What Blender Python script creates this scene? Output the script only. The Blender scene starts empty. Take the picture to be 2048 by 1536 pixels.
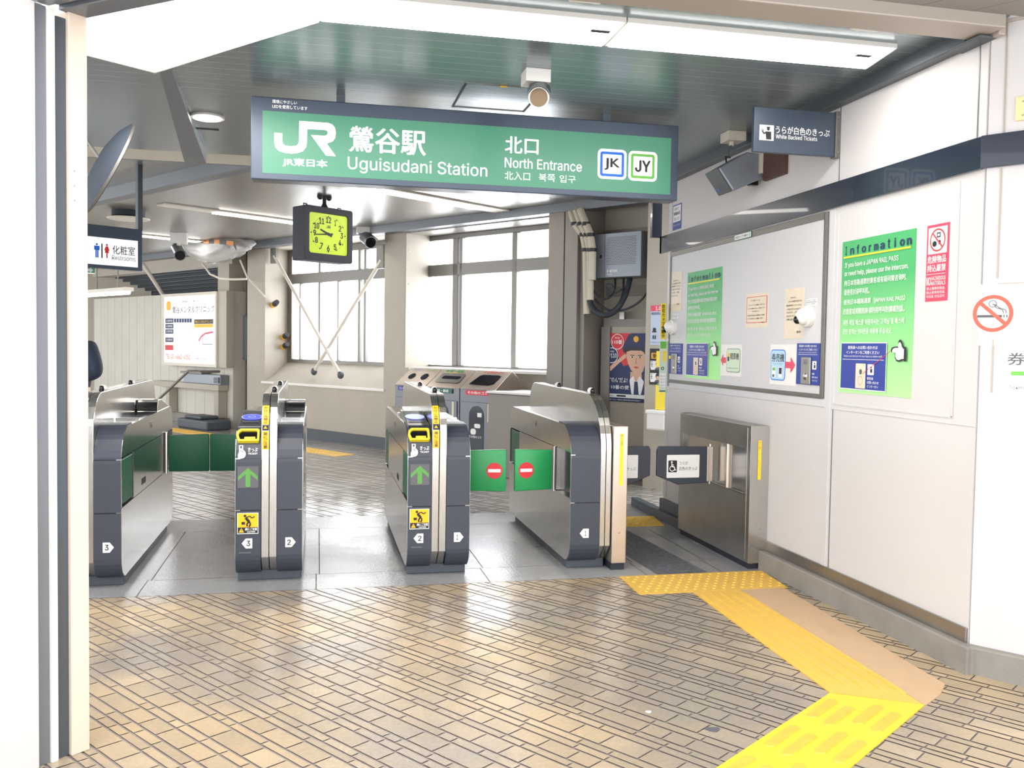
import bpy, bmesh, math, random
from mathutils import Vector, Matrix, noise
random.seed(7)
C = bpy.context.scene.collection
S = bpy.context.scene
PI = math.pi

# ------------------------------------------------------------------ camera
EYE = Vector((0, 0, 1.45)); FOC = 1800.0           # focal length in pixels of the 2048 x 1536 frame
p_, y_, r_ = math.radians(-2.33), math.radians(12.21), math.radians(.87)
_rt = Vector((math.cos(y_), -math.sin(y_), 0)); _fw = Vector((math.sin(y_), math.cos(y_), 0)); _up = Vector((0, 0, 1))
FW = _fw*math.cos(p_) + _up*math.sin(p_); u2 = -_fw*math.sin(p_) + _up*math.cos(p_)
RT = _rt*math.cos(r_) + u2*math.sin(r_); UP = -_rt*math.sin(r_) + u2*math.cos(r_)
cd = bpy.data.cameras.new('camera'); cam = bpy.data.objects.new('camera', cd); C.objects.link(cam)
cam.matrix_world = Matrix(((RT.x, UP.x, -FW.x, EYE.x), (RT.y, UP.y, -FW.y, EYE.y), (RT.z, UP.z, -FW.z, EYE.z), (0, 0, 0, 1)))
cd.sensor_width = 36; cd.lens = FOC/2048*36; cd.clip_start = .05
S.camera = cam
def ray(x, y): return RT*((x-1024)/FOC) - UP*((y-768)/FOC) + FW
def on_plane(x, y, n, c):
    d = ray(x, y); return EYE + d*((c - n.dot(EYE))/n.dot(d))

# ------------------------------------------------------------------ sky, exposure
S.view_settings.view_transform = 'Standard'; S.view_settings.look = 'None'; S.view_settings.gamma = 1
S.view_settings.use_curve_mapping = False
S.view_settings.exposure = .78
w = bpy.data.worlds.new('sky'); S.world = w; w.use_nodes = True
bg = w.node_tree.nodes['Background']; bg.inputs[0].default_value = (.96, .98, 1, 1); bg.inputs[1].default_value = 2.15
S.cycles.use_denoising = True
S.cycles.max_bounces = 8; S.cycles.sample_clamp_indirect = 8
S.cycles.caustics_reflective = False; S.cycles.caustics_refractive = False

def lamp(name, loc, rot, sx, sy, power, col=(1, .97, .93)):
    l = bpy.data.lights.new(name, 'AREA'); l.shape = 'RECTANGLE'; l.size = sx; l.size_y = sy; l.energy = power; l.color = col
    o = bpy.data.objects.new(name, l); C.objects.link(o); o.location = loc; o.rotation_euler = rot
    return o

# daylight falling in through the two rear windows
for s_, wd in ((-11.4, 2.9), (-8.1, 2.6)):
    q = (.5796*s_+.8149*9.4, -.8149*s_+.5796*9.4, 2.15)
    l = lamp('window_daylight', q, (0, 0, 0), wd, 1.9, 140, (.97, .98, 1))
    l.rotation_euler = Vector((-.8149, -.5796, -.25)).to_track_quat('-Z', 'Y').to_euler()
# ------------------------------------------------------------------ materials
def lin(c): return tuple(((v/255)/12.92 if v/255 <= .04045 else ((v/255+.055)/1.055)**2.4) for v in c)
def mat(name, col, rough=.5, metal=0, emit=None, es=0, spec=.5, coat=0, var=0, vscale=8, bump=0, bscale=60, alpha=1, stretch=None, srgb=True):
    m = bpy.data.materials.new(name); m.use_nodes = True; nt = m.node_tree; b = nt.nodes['Principled BSDF']
    c = lin(col) if srgb else col
    b.inputs['Base Color'].default_value = (*c, 1); b.inputs['Roughness'].default_value = rough
    b.inputs['Metallic'].default_value = metal; b.inputs['Specular IOR Level'].default_value = spec
    b.inputs['Coat Weight'].default_value = coat; b.inputs['Alpha'].default_value = alpha
    if emit: b.inputs['Emission Color'].default_value = (*lin(emit), 1); b.inputs['Emission Strength'].default_value = es
    if var or bump:
        tc = nt.nodes.new('ShaderNodeTexCoord'); mp = nt.nodes.new('ShaderNodeMapping')
        nt.links.new(tc.outputs['Object'], mp.inputs[0])
        if stretch: mp.inputs['Scale'].default_value = stretch
    if var:
        n = nt.nodes.new('ShaderNodeTexNoise'); n.inputs['Scale'].default_value = vscale; n.inputs['Detail'].default_value = 5
        nt.links.new(mp.outputs[0], n.inputs['Vector'])
        cr = nt.nodes.new('ShaderNodeValToRGB'); e = cr.color_ramp.elements
        e[0].position = .3; e[0].color = (*[v*(1-var) for v in c], 1); e[1].position = .7; e[1].color = (*[min(1, v*(1+var*.6)) for v in c], 1)
        nt.links.new(n.outputs['Fac'], cr.inputs[0]); nt.links.new(cr.outputs[0], b.inputs['Base Color'])
        mr = nt.nodes.new('ShaderNodeMapRange'); mr.inputs[3].default_value = rough*.8; mr.inputs[4].default_value = min(1, rough*1.25)
        nt.links.new(n.outputs['Fac'], mr.inputs[0]); nt.links.new(mr.outputs[0], b.inputs['Roughness'])
    if bump:
        n2 = nt.nodes.new('ShaderNodeTexNoise'); n2.inputs['Scale'].default_value = bscale; n2.inputs['Detail'].default_value = 4
        nt.links.new(mp.outputs[0], n2.inputs['Vector'])
        bp = nt.nodes.new('ShaderNodeBump'); bp.inputs['Strength'].default_value = bump; bp.inputs['Distance'].default_value = .01
        nt.links.new(n2.outputs['Fac'], bp.inputs['Height']); nt.links.new(bp.outputs[0], b.inputs['Normal'])
    return m
def plank_mat(name, col, rough, metal, axis, pitch, dark=.35, rot=0, gap=.05, gcol=None):
    """painted metal planks: a seam every <pitch> metres along one axis of the place"""
    m = mat(name, col, rough, metal); nt = m.node_tree; b = nt.nodes['Principled BSDF']
    tc = nt.nodes.new('ShaderNodeTexCoord'); mp = nt.nodes.new('ShaderNodeMapping'); mp.inputs['Rotation'].default_value = (0, 0, rot)
    nt.links.new(tc.outputs['Object'], mp.inputs[0])
    sx = nt.nodes.new('ShaderNodeSeparateXYZ'); nt.links.new(mp.outputs[0], sx.inputs[0])
    d = nt.nodes.new('ShaderNodeMath'); d.operation = 'DIVIDE'; d.inputs[1].default_value = pitch; nt.links.new(sx.outputs[axis], d.inputs[0])
    f = nt.nodes.new('ShaderNodeMath'); f.operation = 'FRACT'; nt.links.new(d.outputs[0], f.inputs[0])
    l = nt.nodes.new('ShaderNodeMath'); l.operation = 'LESS_THAN'; l.inputs[1].default_value = gap; nt.links.new(f.outputs[0], l.inputs[0])
    n = nt.nodes.new('ShaderNodeTexNoise'); n.inputs['Scale'].default_value = 2.5; nt.links.new(mp.outputs[0], n.inputs['Vector'])
    cr = nt.nodes.new('ShaderNodeValToRGB'); c = lin(col); e = cr.color_ramp.elements
    e[0].color = (*[v*.9 for v in c], 1); e[1].color = (*[v*1.1 for v in c], 1); nt.links.new(n.outputs['Fac'], cr.inputs[0])
    mx = nt.nodes.new('ShaderNodeMix'); mx.data_type = 'RGBA'; nt.links.new(l.outputs[0], mx.inputs[0]); nt.links.new(cr.outputs[0], mx.inputs[6])
    mx.inputs[7].default_value = (*(lin(gcol) if gcol else [v*dark for v in c]), 1); nt.links.new(mx.outputs[2], b.inputs['Base Color'])
    bp = nt.nodes.new('ShaderNodeBump'); bp.inputs['Strength'].default_value = .6; bp.inputs['Distance'].default_value = .004; bp.invert = True
    nt.links.new(l.outputs[0], bp.inputs['Height']); nt.links.new(bp.outputs[0], b.inputs['Normal'])
    return m
def island_mat(name, cols, rough, dirt=None, coat=0, bump=.15):
    """tiles: every tile its own tone, with worn grey patches"""
    m = mat(name, cols[0], rough); nt = m.node_tree; b = nt.nodes['Principled BSDF']; b.inputs['Coat Weight'].default_value = coat
    g = nt.nodes.new('ShaderNodeNewGeometry'); cr = nt.nodes.new('ShaderNodeValToRGB'); e = cr.color_ramp.elements
    for i, c in enumerate(cols):
        el = e[i] if i < 2 else e.new(1)
        el.position = i/(len(cols)-1); el.color = (*lin(c), 1)
    nt.links.new(g.outputs['Random Per Island'], cr.inputs[0])
    tc = nt.nodes.new('ShaderNodeTexCoord'); n = nt.nodes.new('ShaderNodeTexNoise'); n.inputs['Scale'].default_value = .9; n.inputs['Detail'].default_value = 4
    nt.links.new(tc.outputs['Object'], n.inputs['Vector'])
    n3 = nt.nodes.new('ShaderNodeTexNoise'); n3.inputs['Scale'].default_value = 55; n3.inputs['Detail'].default_value = 6; nt.links.new(tc.outputs['Object'], n3.inputs['Vector'])
    mr = nt.nodes.new('ShaderNodeMapRange'); mr.inputs[1].default_value = .36; mr.inputs[2].default_value = .58; mr.inputs[3].default_value = .1; mr.inputs[4].default_value = .85 if dirt else 0
    nt.links.new(n.outputs['Fac'], mr.inputs[0])
    mx = nt.nodes.new('ShaderNodeMix'); mx.data_type = 'RGBA'; nt.links.new(mr.outputs[0], mx.inputs[0]); nt.links.new(cr.outputs[0], mx.inputs[6])
    mx.inputs[7].default_value = (*lin(dirt or cols[0]), 1)
    mx2 = nt.nodes.new('ShaderNodeMix'); mx2.data_type = 'RGBA'; mx2.blend_type = 'MULTIPLY'; mx2.inputs[0].default_value = .35
    nt.links.new(mx.outputs[2], mx2.inputs[6]); nt.links.new(n3.outputs['Fac'], mx2.inputs[7]); nt.links.new(mx2.outputs[2], b.inputs['Base Color'])
    mr2 = nt.nodes.new('ShaderNodeMapRange'); mr2.inputs[1].default_value = .3; mr2.inputs[2].default_value = .7; mr2.inputs[3].default_value = rough*1.5; mr2.inputs[4].default_value = rough*.65
    nt.links.new(n.outputs['Fac'], mr2.inputs[0]); nt.links.new(mr2.outputs[0], b.inputs['Roughness'])
    bp = nt.nodes.new('ShaderNodeBump'); bp.inputs['Strength'].default_value = bump; bp.inputs['Distance'].default_value = .004
    nt.links.new(n3.outputs['Fac'], bp.inputs['Height']); nt.links.new(bp.outputs[0], b.inputs['Normal'])
    return m
def glass_mat(name, t=.6):
    m = bpy.data.materials.new(name); m.use_nodes = True; nt = m.node_tree; nt.nodes.clear()
    o = nt.nodes.new('ShaderNodeOutputMaterial'); a = nt.nodes.new('ShaderNodeBsdfTransparent'); tr = nt.nodes.new('ShaderNodeBsdfTranslucent')
    gl = nt.nodes.new('ShaderNodeBsdfGlossy'); gl.inputs['Roughness'].default_value = .05
    m1 = nt.nodes.new('ShaderNodeMixShader'); m1.inputs[0].default_value = 1-t; m2 = nt.nodes.new('ShaderNodeMixShader'); m2.inputs[0].default_value = .06
    tr.inputs[0].default_value = (.97, .98, 1, 1)
    nt.links.new(a.outputs[0], m1.inputs[1]); nt.links.new(tr.outputs[0], m1.inputs[2]); nt.links.new(m1.outputs[0], m2.inputs[1]); nt.links.new(gl.outputs[0], m2.inputs[2]); nt.links.new(m2.outputs[0], o.inputs[0])
    return m
M = {}
M['wall'] = mat('white_wall_panel', (208, 205, 206), .45, var=.03, vscale=1.5)
M['wallgrey'] = mat('grey_white_panel', (205, 205, 208), .4, var=.03, vscale=1.5)
M['cream'] = mat('cream_board', (178, 171, 158), .55, var=.06, vscale=2)
M['taupe'] = mat('taupe_post', (140, 134, 128), .5, .2, var=.06, vscale=3)
M['navy'] = mat('dark_navy_band', (38, 46, 62), .22, .1, coat=.3)
M['ceil'] = plank_mat('grey_green_ceiling_planks', (138, 149, 155), .27, .6, 1, .105, gcol=(175, 182, 180), gap=.045)
M['ceil2'] = plank_mat('rear_ceiling_planks', (146, 143, 138), .32, .5, 0, .105, rot=math.radians(54.58), gap=.05)
M['ceil3'] = plank_mat('wide_ceiling_planks', (150, 145, 140), .5, .3, 0, .2, rot=math.radians(-35.42), gap=.02)
M['beam'] = mat('grey_painted_steel', (120, 124, 130), .4, .4, var=.05, vscale=2)
M['beamd'] = mat('dark_grey_trim', (84, 91, 98), .4, .4)
M['beamw'] = mat('warm_grey_beam', (176, 166, 156), .45, .2)
M['creamp'] = mat('cream_soffit', (214, 208, 190), .45, .1)
M['lit'] = mat('lit_diffuser', (255, 255, 255), .5, emit=(255, 250, 242), es=9)
M['litw'] = mat('lit_diffuser_soft', (255, 255, 255), .5, emit=(255, 252, 246), es=2.2)  # emission standing in for daylight on the white porch ceiling
M['jamb'] = mat('warm_painted_steel', (222, 204, 188), .4, var=.04, vscale=2)
M['white'] = mat('white_plastic', (232, 230, 226), .4)
M['whitep'] = mat('white_print', (240, 240, 240), .45)
M['offw'] = mat('ivory_plastic', (214, 208, 196), .45)
M['steel'] = mat('brushed_steel', (196, 194, 190), .2, .95, var=.07, vscale=30, stretch=(6, .4, .4))
M['steelr'] = mat('rough_steel', (164, 162, 158), .34, .9, var=.1, vscale=6)
M['steelw'] = mat('warm_steel', (205, 192, 180), .3, .85, var=.05, vscale=10)
M['alu'] = mat('aluminium_frame', (122, 120, 116), .4, .6)
M['black'] = mat('charcoal_plastic', (58, 62, 74), .42)
M['blackg'] = mat('glossy_charcoal', (44, 48, 58), .15, .2)
M['base'] = mat('dark_grey_plinth', (78, 84, 92), .5, .2)
M['rubber'] = mat('black_rubber', (38, 42, 52), .6)
M['green'] = mat('green_vinyl', (38, 150, 84), .38, var=.04, vscale=10)
M['greend'] = mat('dark_green_vinyl', (34, 100, 72), .45, var=.05, vscale=10)  # doubles as the shaded copy of green_vinyl on the rear flaps
M['signgreen'] = mat('lit_green_sign', (66, 130, 104), .3, emit=(84, 150, 124), es=.16)
M['signwhite'] = mat('lit_white_sign', (250, 250, 250), .4, emit=(255, 255, 255), es=.3)
M['frame'] = mat('dark_sign_frame', (74, 84, 100), .3, .3)
M['red'] = mat('red_print', (214, 40, 52), .45)
M['pink'] = mat('crimson_print', (220, 70, 98), .45)
M['orangered'] = mat('orange_red_print', (240, 98, 78), .5)
M['yellow'] = mat('yellow_plastic', (246, 220, 50), .4)
M['yellowd'] = mat('amber_print', (248, 186, 22), .45)
M['blue'] = mat('blue_print', (42, 62, 150), .45)
M['skyblue'] = mat('bright_blue_print', (30, 110, 225), .45)
M['lime'] = mat('lime_green_print', (110, 190, 80), .45)
M['ink'] = mat('black_ink', (30, 30, 36), .5)
M['inkg'] = mat('grey_ink', (90, 90, 96), .5)
M['paper'] = mat('cream_paper', (226, 212, 190), .3, var=.05, vscale=30, bump=.3, bscale=25)
M['navyink'] = mat('navy_ink', (30, 44, 92), .5)
M['conc'] = mat('concrete', (140, 136, 130), .7, var=.14, vscale=6, bump=.2, bscale=80)
M['concb'] = mat('beige_cement_patch', (196, 164, 130), .75, var=.06, vscale=12, bump=.25, bscale=150)
M['grout'] = mat('grey_grout', (136, 127, 123), .8, var=.15, vscale=7)
M['tact'] = mat('yellow_tactile', (226, 182, 80), .45, var=.07, vscale=18)
M['tactb'] = mat('bright_yellow_tactile', (232, 200, 52), .45, var=.06, vscale=22)
M['tactbar'] = mat('dusty_yellow_bar', (222, 178, 66), .5, var=.1, vscale=30)
M['tactd'] = mat('worn_yellow_tactile', (222, 178, 62), .5, var=.12, vscale=10)
M['tile'] = island_mat('tan_floor_tiles', [(196, 172, 138), (210, 184, 144), (188, 166, 134), (204, 178, 142), (216, 192, 156)], .25, dirt=(146, 138, 130))
M['tile2'] = island_mat('grey_tan_floor_tiles', [(210, 204, 196), (218, 212, 202), (202, 196, 188)], .12, dirt=(194, 190, 184))
M['gran'] = island_mat('grey_granite', [(172, 172, 173), (162, 162, 164), (180, 180, 180)], .24, dirt=(142, 142, 145), bump=.35)
M['granr'] = mat('worn_rough_granite', (96, 98, 104), .8, var=.45, vscale=28, bump=.5, bscale=60)
M['glass'] = glass_mat('frosted_window_glass')
M['plank'] = plank_mat('cream_wall_planks', (206, 202, 192), .6, 0, 0, .33, dark=.5, gap=.03)
M['darkv'] = mat('dark_void', (54, 60, 66), .6, .2)
M['brown'] = mat('brown_wood', (84, 58, 52), .6, var=.2, vscale=12, stretch=(1, 8, 1))
M['skin'] = mat('skin', (224, 178, 150), .5)
M['hair'] = mat('dark_hair', (36, 32, 32), .5)
M['jacket'] = mat('navy_jacket', (44, 52, 70), .75, var=.15, vscale=25, bump=.3)
M['maroon'] = mat('maroon_cloth', (112, 44, 66), .7, var=.1)
M['clockface'] = mat('lit_clock_face', (186, 208, 62), .4, emit=(200, 226, 60), es=.16)
M['blueglow'] = mat('blue_glow', (40, 50, 230), .3, emit=(40, 60, 255), es=.8)
M['paleglow'] = mat('pale_blue_glow', (150, 160, 250), .3, emit=(140, 150, 255), es=.7)
M['arrowg'] = mat('green_led_arrow', (84, 146, 66), .5, emit=(100, 180, 80), es=.04)
M['lens'] = mat('dark_lens', (14, 14, 20), .05)
M['brownlens'] = mat('brown_glass', (120, 104, 84), .12)
M['clear'] = mat('clear_plastic', (222, 222, 220), .18, spec=.6, alpha=.6, bump=.5, bscale=12)
M['pipe'] = mat('ivory_conduit', (196, 188, 170), .5)
M['orange'] = mat('orange_tape', (224, 140, 60), .5)
M['bindoor'] = mat('grey_bin_door', (112, 114, 120), .35, .5, var=.06, vscale=5)
M['steelg'] = mat('grey_cabinet_paint', (134, 140, 150), .35, .3)

# ------------------------------------------------------------------ mesh helpers
def clip(poly, ax, lim, keep_less):
    out = []
    for i, a in enumerate(poly):
        b = poly[(i+1) % len(poly)]
        ia = (a[ax] <= lim) == keep_less or a[ax] == lim; ib = (b[ax] <= lim) == keep_less or b[ax] == lim
        if ia: out.append(a)
        if ia != ib:
            t = (lim-a[ax])/(b[ax]-a[ax]); out.append(tuple(a[k]+(b[k]-a[k])*t for k in range(len(a))))
    return out
def arc(cx, cy, rx, ry, a0, a1, n=8):
    return [(cx+rx*math.cos(math.radians(a0+(a1-a0)*i/n)), cy+ry*math.sin(math.radians(a0+(a1-a0)*i/n))) for i in range(n+1)]
def rrect(x0, x1, z0, z1, r, n=5):
    return arc(x1-r, z1-r, r, r, 0, 90, n)+arc(x0+r, z1-r, r, r, 90, 180, n)+arc(x0+r, z0+r, r, r, 180, 270, n)+arc(x1-r, z0+r, r, r, 270, 360, n)
class MB:
    def __init__(s): s.v = []; s.f = []; s.m = []; s.T = None
    def add(s, vs, fs, mi=0):
        o = len(s.v)
        s.v += [tuple(s.T @ Vector(p)) if s.T else tuple(p) for p in vs]
        for f in fs: s.f.append([i+o for i in f]); s.m.append(mi)
        return s
    def box(s, x0, x1, y0, y1, z0, z1, mi=0):
        return s.add([(x0, y0, z0), (x1, y0, z0), (x1, y1, z0), (x0, y1, z0), (x0, y0, z1), (x1, y0, z1), (x1, y1, z1), (x0, y1, z1)],
                     [(3, 2, 1, 0), (4, 5, 6, 7), (0, 1, 5, 4), (1, 2, 6, 5), (2, 3, 7, 6), (3, 0, 4, 7)], mi)
    def prism(s, poly, ax, a0, a1, mi=0):
        """2-D outline swept along one axis; outline axes: x-> (y,z), y-> (x,z), z-> (x,y)"""
        n = len(poly)
        def P(p, a): return (a, p[0], p[1]) if ax == 'x' else (p[0], a, p[1]) if ax == 'y' else (p[0], p[1], a)
        vs = [P(p, a0) for p in poly]+[P(p, a1) for p in poly]
        return s.add(vs, [tuple(range(n)), tuple(range(2*n-1, n-1, -1))]+[(i, (i+1) % n, n+(i+1) % n, n+i) for i in range(n)], mi)
    def ring(s, outer, inner, ax, a0, a1, mi=0):
        n = len(outer)
        def P(p, a): return (a, p[0], p[1]) if ax == 'x' else (p[0], a, p[1]) if ax == 'y' else (p[0], p[1], a)
        vs = [P(p, a0) for p in outer]+[P(p, a0) for p in inner]+[P(p, a1) for p in outer]+[P(p, a1) for p in inner]
        fs = []
        for i in range(n):
            j = (i+1) % n
            fs += [(i, j, n+j, n+i), (2*n+j, 2*n+i, 3*n+i, 3*n+j), (i, 2*n+i, 2*n+j, j), (n+j, 3*n+j, 3*n+i, n+i)]
        return s.add(vs, fs, mi)
    def tube(s, pts, r, seg=8, mi=0):
        pts = [Vector(p) for p in pts]; vs = []; n = len(pts); ref = Vector((.3, .2, 1)).normalized()
        rs = r if isinstance(r, (list, tuple)) else [r]*n
        for i, p in enumerate(pts):
            d = (pts[min(i+1, n-1)]-pts[max(i-1, 0)]).normalized()
            a = d.cross(ref)
            if a.length < 1e-3: a = d.cross(Vector((1, 0, 0)))
            a.normalize(); b = d.cross(a)
            vs += [tuple(p+(a*math.cos(2*PI*k/seg)+b*math.sin(2*PI*k/seg))*rs[i]) for k in range(seg)]
        fs = [(i*seg+k, i*seg+(k+1) % seg, (i+1)*seg+(k+1) % seg, (i+1)*seg+k) for i in range(n-1) for k in range(seg)]
        return s.add(vs, fs+[tuple(range(seg-1, -1, -1)), tuple(range((n-1)*seg, n*seg))], mi)
    def ball(s, c, rx, ry, rz, mi=0, n=14):
        vs = []; fs = []; k = n//2
        for i in range(k+1):
            t = PI*i/k
            for j in range(n): vs.append((c[0]+rx*math.sin(t)*math.cos(2*PI*j/n), c[1]+ry*math.sin(t)*math.sin(2*PI*j/n), c[2]+rz*math.cos(t)))
        for i in range(k):
            for j in range(n): fs.append((i*n+j, (i+1)*n+j, (i+1)*n+(j+1) % n, i*n+(j+1) % n))
        return s.add(vs, fs, mi)
    def build(s, name, mats, parent=None, bevel=0, smooth=False, loc=None, rz=0, seg=2, kind=None):
        me = bpy.data.meshes.new(name); me.from_pydata(s.v, [], s.f)
        mats = mats if isinstance(mats, (list, tuple)) else [mats]
        for m in mats: me.materials.append(M[m] if isinstance(m, str) else m)
        for i, p in enumerate(me.polygons): p.material_index = s.m[i]
        bm = bmesh.new(); bm.from_mesh(me); bmesh.ops.remove_doubles(bm, verts=bm.verts, dist=1e-6)
        if bevel or smooth: bmesh.ops.recalc_face_normals(bm, faces=bm.faces)
        if bevel:
            ed = [e for e in bm.edges if len(e.link_faces) == 2 and e.calc_face_angle(0) > .7]
            bmesh.ops.bevel(bm, geom=ed, offset=bevel, segments=seg, affect='EDGES', profile=.5, clamp_overlap=True)
        if smooth:
            for f in bm.faces: f.smooth = True
            for e in bm.edges:
                if len(e.link_faces) == 2 and e.calc_face_angle(0) > .6: e.smooth = False
        bm.to_mesh(me); bm.free()
        o = bpy.data.objects.new(name, me); C.objects.link(o)
        if parent: o.parent = parent
        if loc: o.location = loc
        if rz: o.rotation_euler = (0, 0, rz)
        if kind: o['kind'] = kind
        return o
def empty(name, loc=(0, 0, 0), rz=0):
    o = bpy.data.objects.new(name, None); C.objects.link(o); o.location = loc; o.rotation_euler = (0, 0, rz); o.empty_display_size = .1
    return o
def tag(o, label, cat, group=None):
    o['label'] = label; o['category'] = cat
    if group: o['group'] = group
    return o
def bx(name, m, x0, x1, y0, y1, z0, z1, parent=None, bevel=0, **k): return MB().box(x0, x1, y0, y1, z0, z1).build(name, m, parent, bevel, **k)
# text as flat mesh, fitted into a rectangle
_tc = {}
try: SANS = bpy.data.fonts.load(bpy.utils.system_resource('DATAFILES', path='fonts')+'/Inter.woff2')   # Blender's own interface font
except Exception: SANS = None
def glyphs(text, bold=0, vertical=False):
    key = (text, bold, vertical)
    if key in _tc: return _tc[key]
    cu = bpy.data.curves.new('t', 'FONT')
    if SANS and 'K' not in text and all(ord(c) < 0x2000 for c in text): cu.font = SANS       # the default font carries the kanji, kana and hangul
    cu.body = '\n'.join(text) if vertical else text; cu.size = 1; cu.resolution_u = 3; cu.offset = 0
    if vertical: cu.align_x = 'CENTER'
    cu.space_line = 1.0 if vertical else 1.25
    o = bpy.data.objects.new('t', cu); C.objects.link(o)
    dg = bpy.context.evaluated_depsgraph_get(); me = bpy.data.meshes.new_from_object(o.evaluated_get(dg))
    vs = [(v.co.x, v.co.y, 0) for v in me.vertices]; fs = [tuple(p.vertices) for p in me.polygons]
    bpy.data.objects.remove(o); bpy.data.curves.remove(cu); bpy.data.meshes.remove(me)
    if bold:                                                             # thicken by shifted copies of the flat letters
        v0, f0 = list(vs), list(fs); k = bold*.9
        for dx, dy in ((k, 0), (-k, 0), (0, k*.6), (0, -k*.6)):
            o_ = len(vs); vs = vs+[(x+dx, y+dy, vs[-1][2]+4e-5) for x, y, _ in v0]; fs = fs+[tuple(i+o_ for i in f) for f in f0]
    _tc[key] = (vs, fs); return vs, fs
class Board:
    """a flat printed thing: local x to the right, y into the wall, z up; px() finds where a sight line meets its face"""
    def __init__(s, org, rz, y=0):
        s.org = Vector(org); s.rz = rz; s.ex = Vector((math.cos(rz), math.sin(rz), 0)); s.ey = Vector((-math.sin(rz), math.cos(rz), 0)); s.y = y
        s.L = {}; s.k = 0
    def px(s, x, y):
        p = on_plane(x, y, s.ey, s.ey.dot(s.org)+s.y) - s.org; return p.dot(s.ex), p.z
    def _mb(s, part):
        if part not in s.L: s.L[part] = (MB(), [])
        s.k += 1
        return s.L[part]
    def _mi(s, ms, m):
        if m not in ms: ms.append(m)
        return ms.index(m)
    def yl(s): return s.y - .0012 - .00025*s.k
    def poly(s, m, pts, part='artwork'):
        mb, ms = s._mb(part); y = s.yl(); mb.add([(p[0], y, p[1]) for p in pts], [tuple(range(len(pts)))], s._mi(ms, m))
    def rect(s, m, x0, x1, z0, z1, part='artwork', r=0):
        s.poly(m, rrect(x0, x1, z0, z1, r) if r else [(x0, z0), (x1, z0), (x1, z1), (x0, z1)], part)
    def prect(s, m, x0, y0, x1, y1, part='artwork', r=0):
        a = s.px(x0, y0); b = s.px(x1, y0); c = s.px(x0, y1); s.rect(m, a[0], b[0], c[1], a[1], part, r)
    def disc(s, m, cx, cz, r, ri=0, part='artwork', n=28, rz_=None):
        mb, ms = s._mb(part); y = s.yl(); mi = s._mi(ms, m); rz_ = rz_ or r
        o = [(cx+r*math.cos(2*PI*i/n), y, cz+rz_*math.sin(2*PI*i/n)) for i in range(n)]
        if not ri: mb.add(o, [tuple(range(n))], mi)
        else:
            q = [(cx+ri*math.cos(2*PI*i/n), y, cz+ri*rz_/r*math.sin(2*PI*i/n)) for i in range(n)]
            mb.add(o+q, [(i, (i+1) % n, n+(i+1) % n, n+i) for i in range(n)], mi)
    def line(s, m, pts, w, part='artwork'):
        for a, b in zip(pts, pts[1:]):
            d = Vector((b[0]-a[0], b[1]-a[1])); n = Vector((-d.y, d.x)).normalized()*w/2
            s.poly(m, [(a[0]-n.x, a[1]-n.y), (b[0]-n.x, b[1]-n.y), (b[0]+n.x, b[1]+n.y), (a[0]+n.x, a[1]+n.y)], part); s.k -= 1
        s.k += 1
    def text(s, m, t, x0, x1, z0, z1, bold=.012, part='lettering', vertical=False):
        vs, fs = glyphs(t, bold, vertical)
        if not vs: return
        a0 = min(v[0] for v in vs); a1 = max(v[0] for v in vs); b0 = min(v[1] for v in vs); b1 = max(v[1] for v in vs)
        mb, ms = s._mb(part); y = s.yl()
        mb.add([(x0+(v[0]-a0)/(a1-a0)*(x1-x0), y-v[2], z0+(v[1]-b0)/(b1-b0)*(z1-z0)) for v in vs], fs, s._mi(ms, m))
    def ptext(s, m, t, x0, y0, x1, y1, bold=.012, part='lettering', vertical=False):
        a = s.px(x0, y0); b = s.px(x1, (y0+y1)/2); c = s.px(x0, y1); s.text(m, t, a[0], b[0], c[1], a[1], bold, part, vertical)
    def finish(s, root):
        for part, (mb, ms) in s.L.items(): mb.build(part, ms, root)
        return root
def sheet(name, label, cat, org, rz, x0, x1, z0, z1, m, th=.004, group=None, bevel=0):
    """a board whose panel is the top-level mesh; prints are its children"""
    o = bx(name, m, x0, x1, -th, 0, z0, z1, bevel=bevel); o.location = org; o.rotation_euler = (0, 0, rz)
    tag(o, label, cat, group)
    return o, Board(org, rz, -th)
RWALL = -PI/2                       # right wall: local x = -Y, y = +X
WROT = math.radians(-54.58)         # window wall and outer right wall
KROT = math.radians(35.42)          # clock, rear hanging signs
UA = Vector((-.5796, .8149, 0)); VA = Vector((.8149, .5796, 0))
def W(s, v, z=0): return tuple(-UA*s + VA*v + Vector((0, 0, z)))

# ------------------------------------------------------------------ the setting: floor
ZF, ZR = 2.93, 3.10                 # front and rear ceiling heights
def st(o): o['kind'] = 'structure'; return o
slab = st(bx('floor', 'grout', -9, 9, -.5, 21, -.12, -.004))
def tiles(amin, amax, bmin, bmax, inside, clips, widths, lens, gap=(.0034, .0052)):
    mb = MB(); b = bmin; k = 0
    while b < bmax:
        wd = widths[k % len(widths)]*random.uniform(.9, 1.12); k += 1
        a = amin + random.uniform(0, .25)
        while a < amax:
            L = random.choice(lens) if wd > .07 else random.choice(lens+[lens[-1]*1.2, .07])
            g, h = gap
            q = [(a+g, b+h), (a+L-g, b+h), (a+L-g, b+wd-h), (a+g, b+wd-h)]
            P = [(-UA.x*-p[0]+VA.x*p[1], UA.y*p[0]+VA.y*p[1]) for p in q]
            c = (sum(p[0] for p in P)/4, sum(p[1] for p in P)/4)
            if inside(*c):
                for ax, lim, less in clips:
                    if P: P = clip(P, ax, lim, less)
                if len(P) > 2: mb.add([(p[0], p[1], 0) for p in P][::-1], [tuple(range(len(P)))])
            a += L
        b += wd
    return mb
WD = [.10, .042, .044, .092, .045, .105, .042, .09, .044, .042]
LN = [.10, .14, .14, .17, .22]
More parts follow.
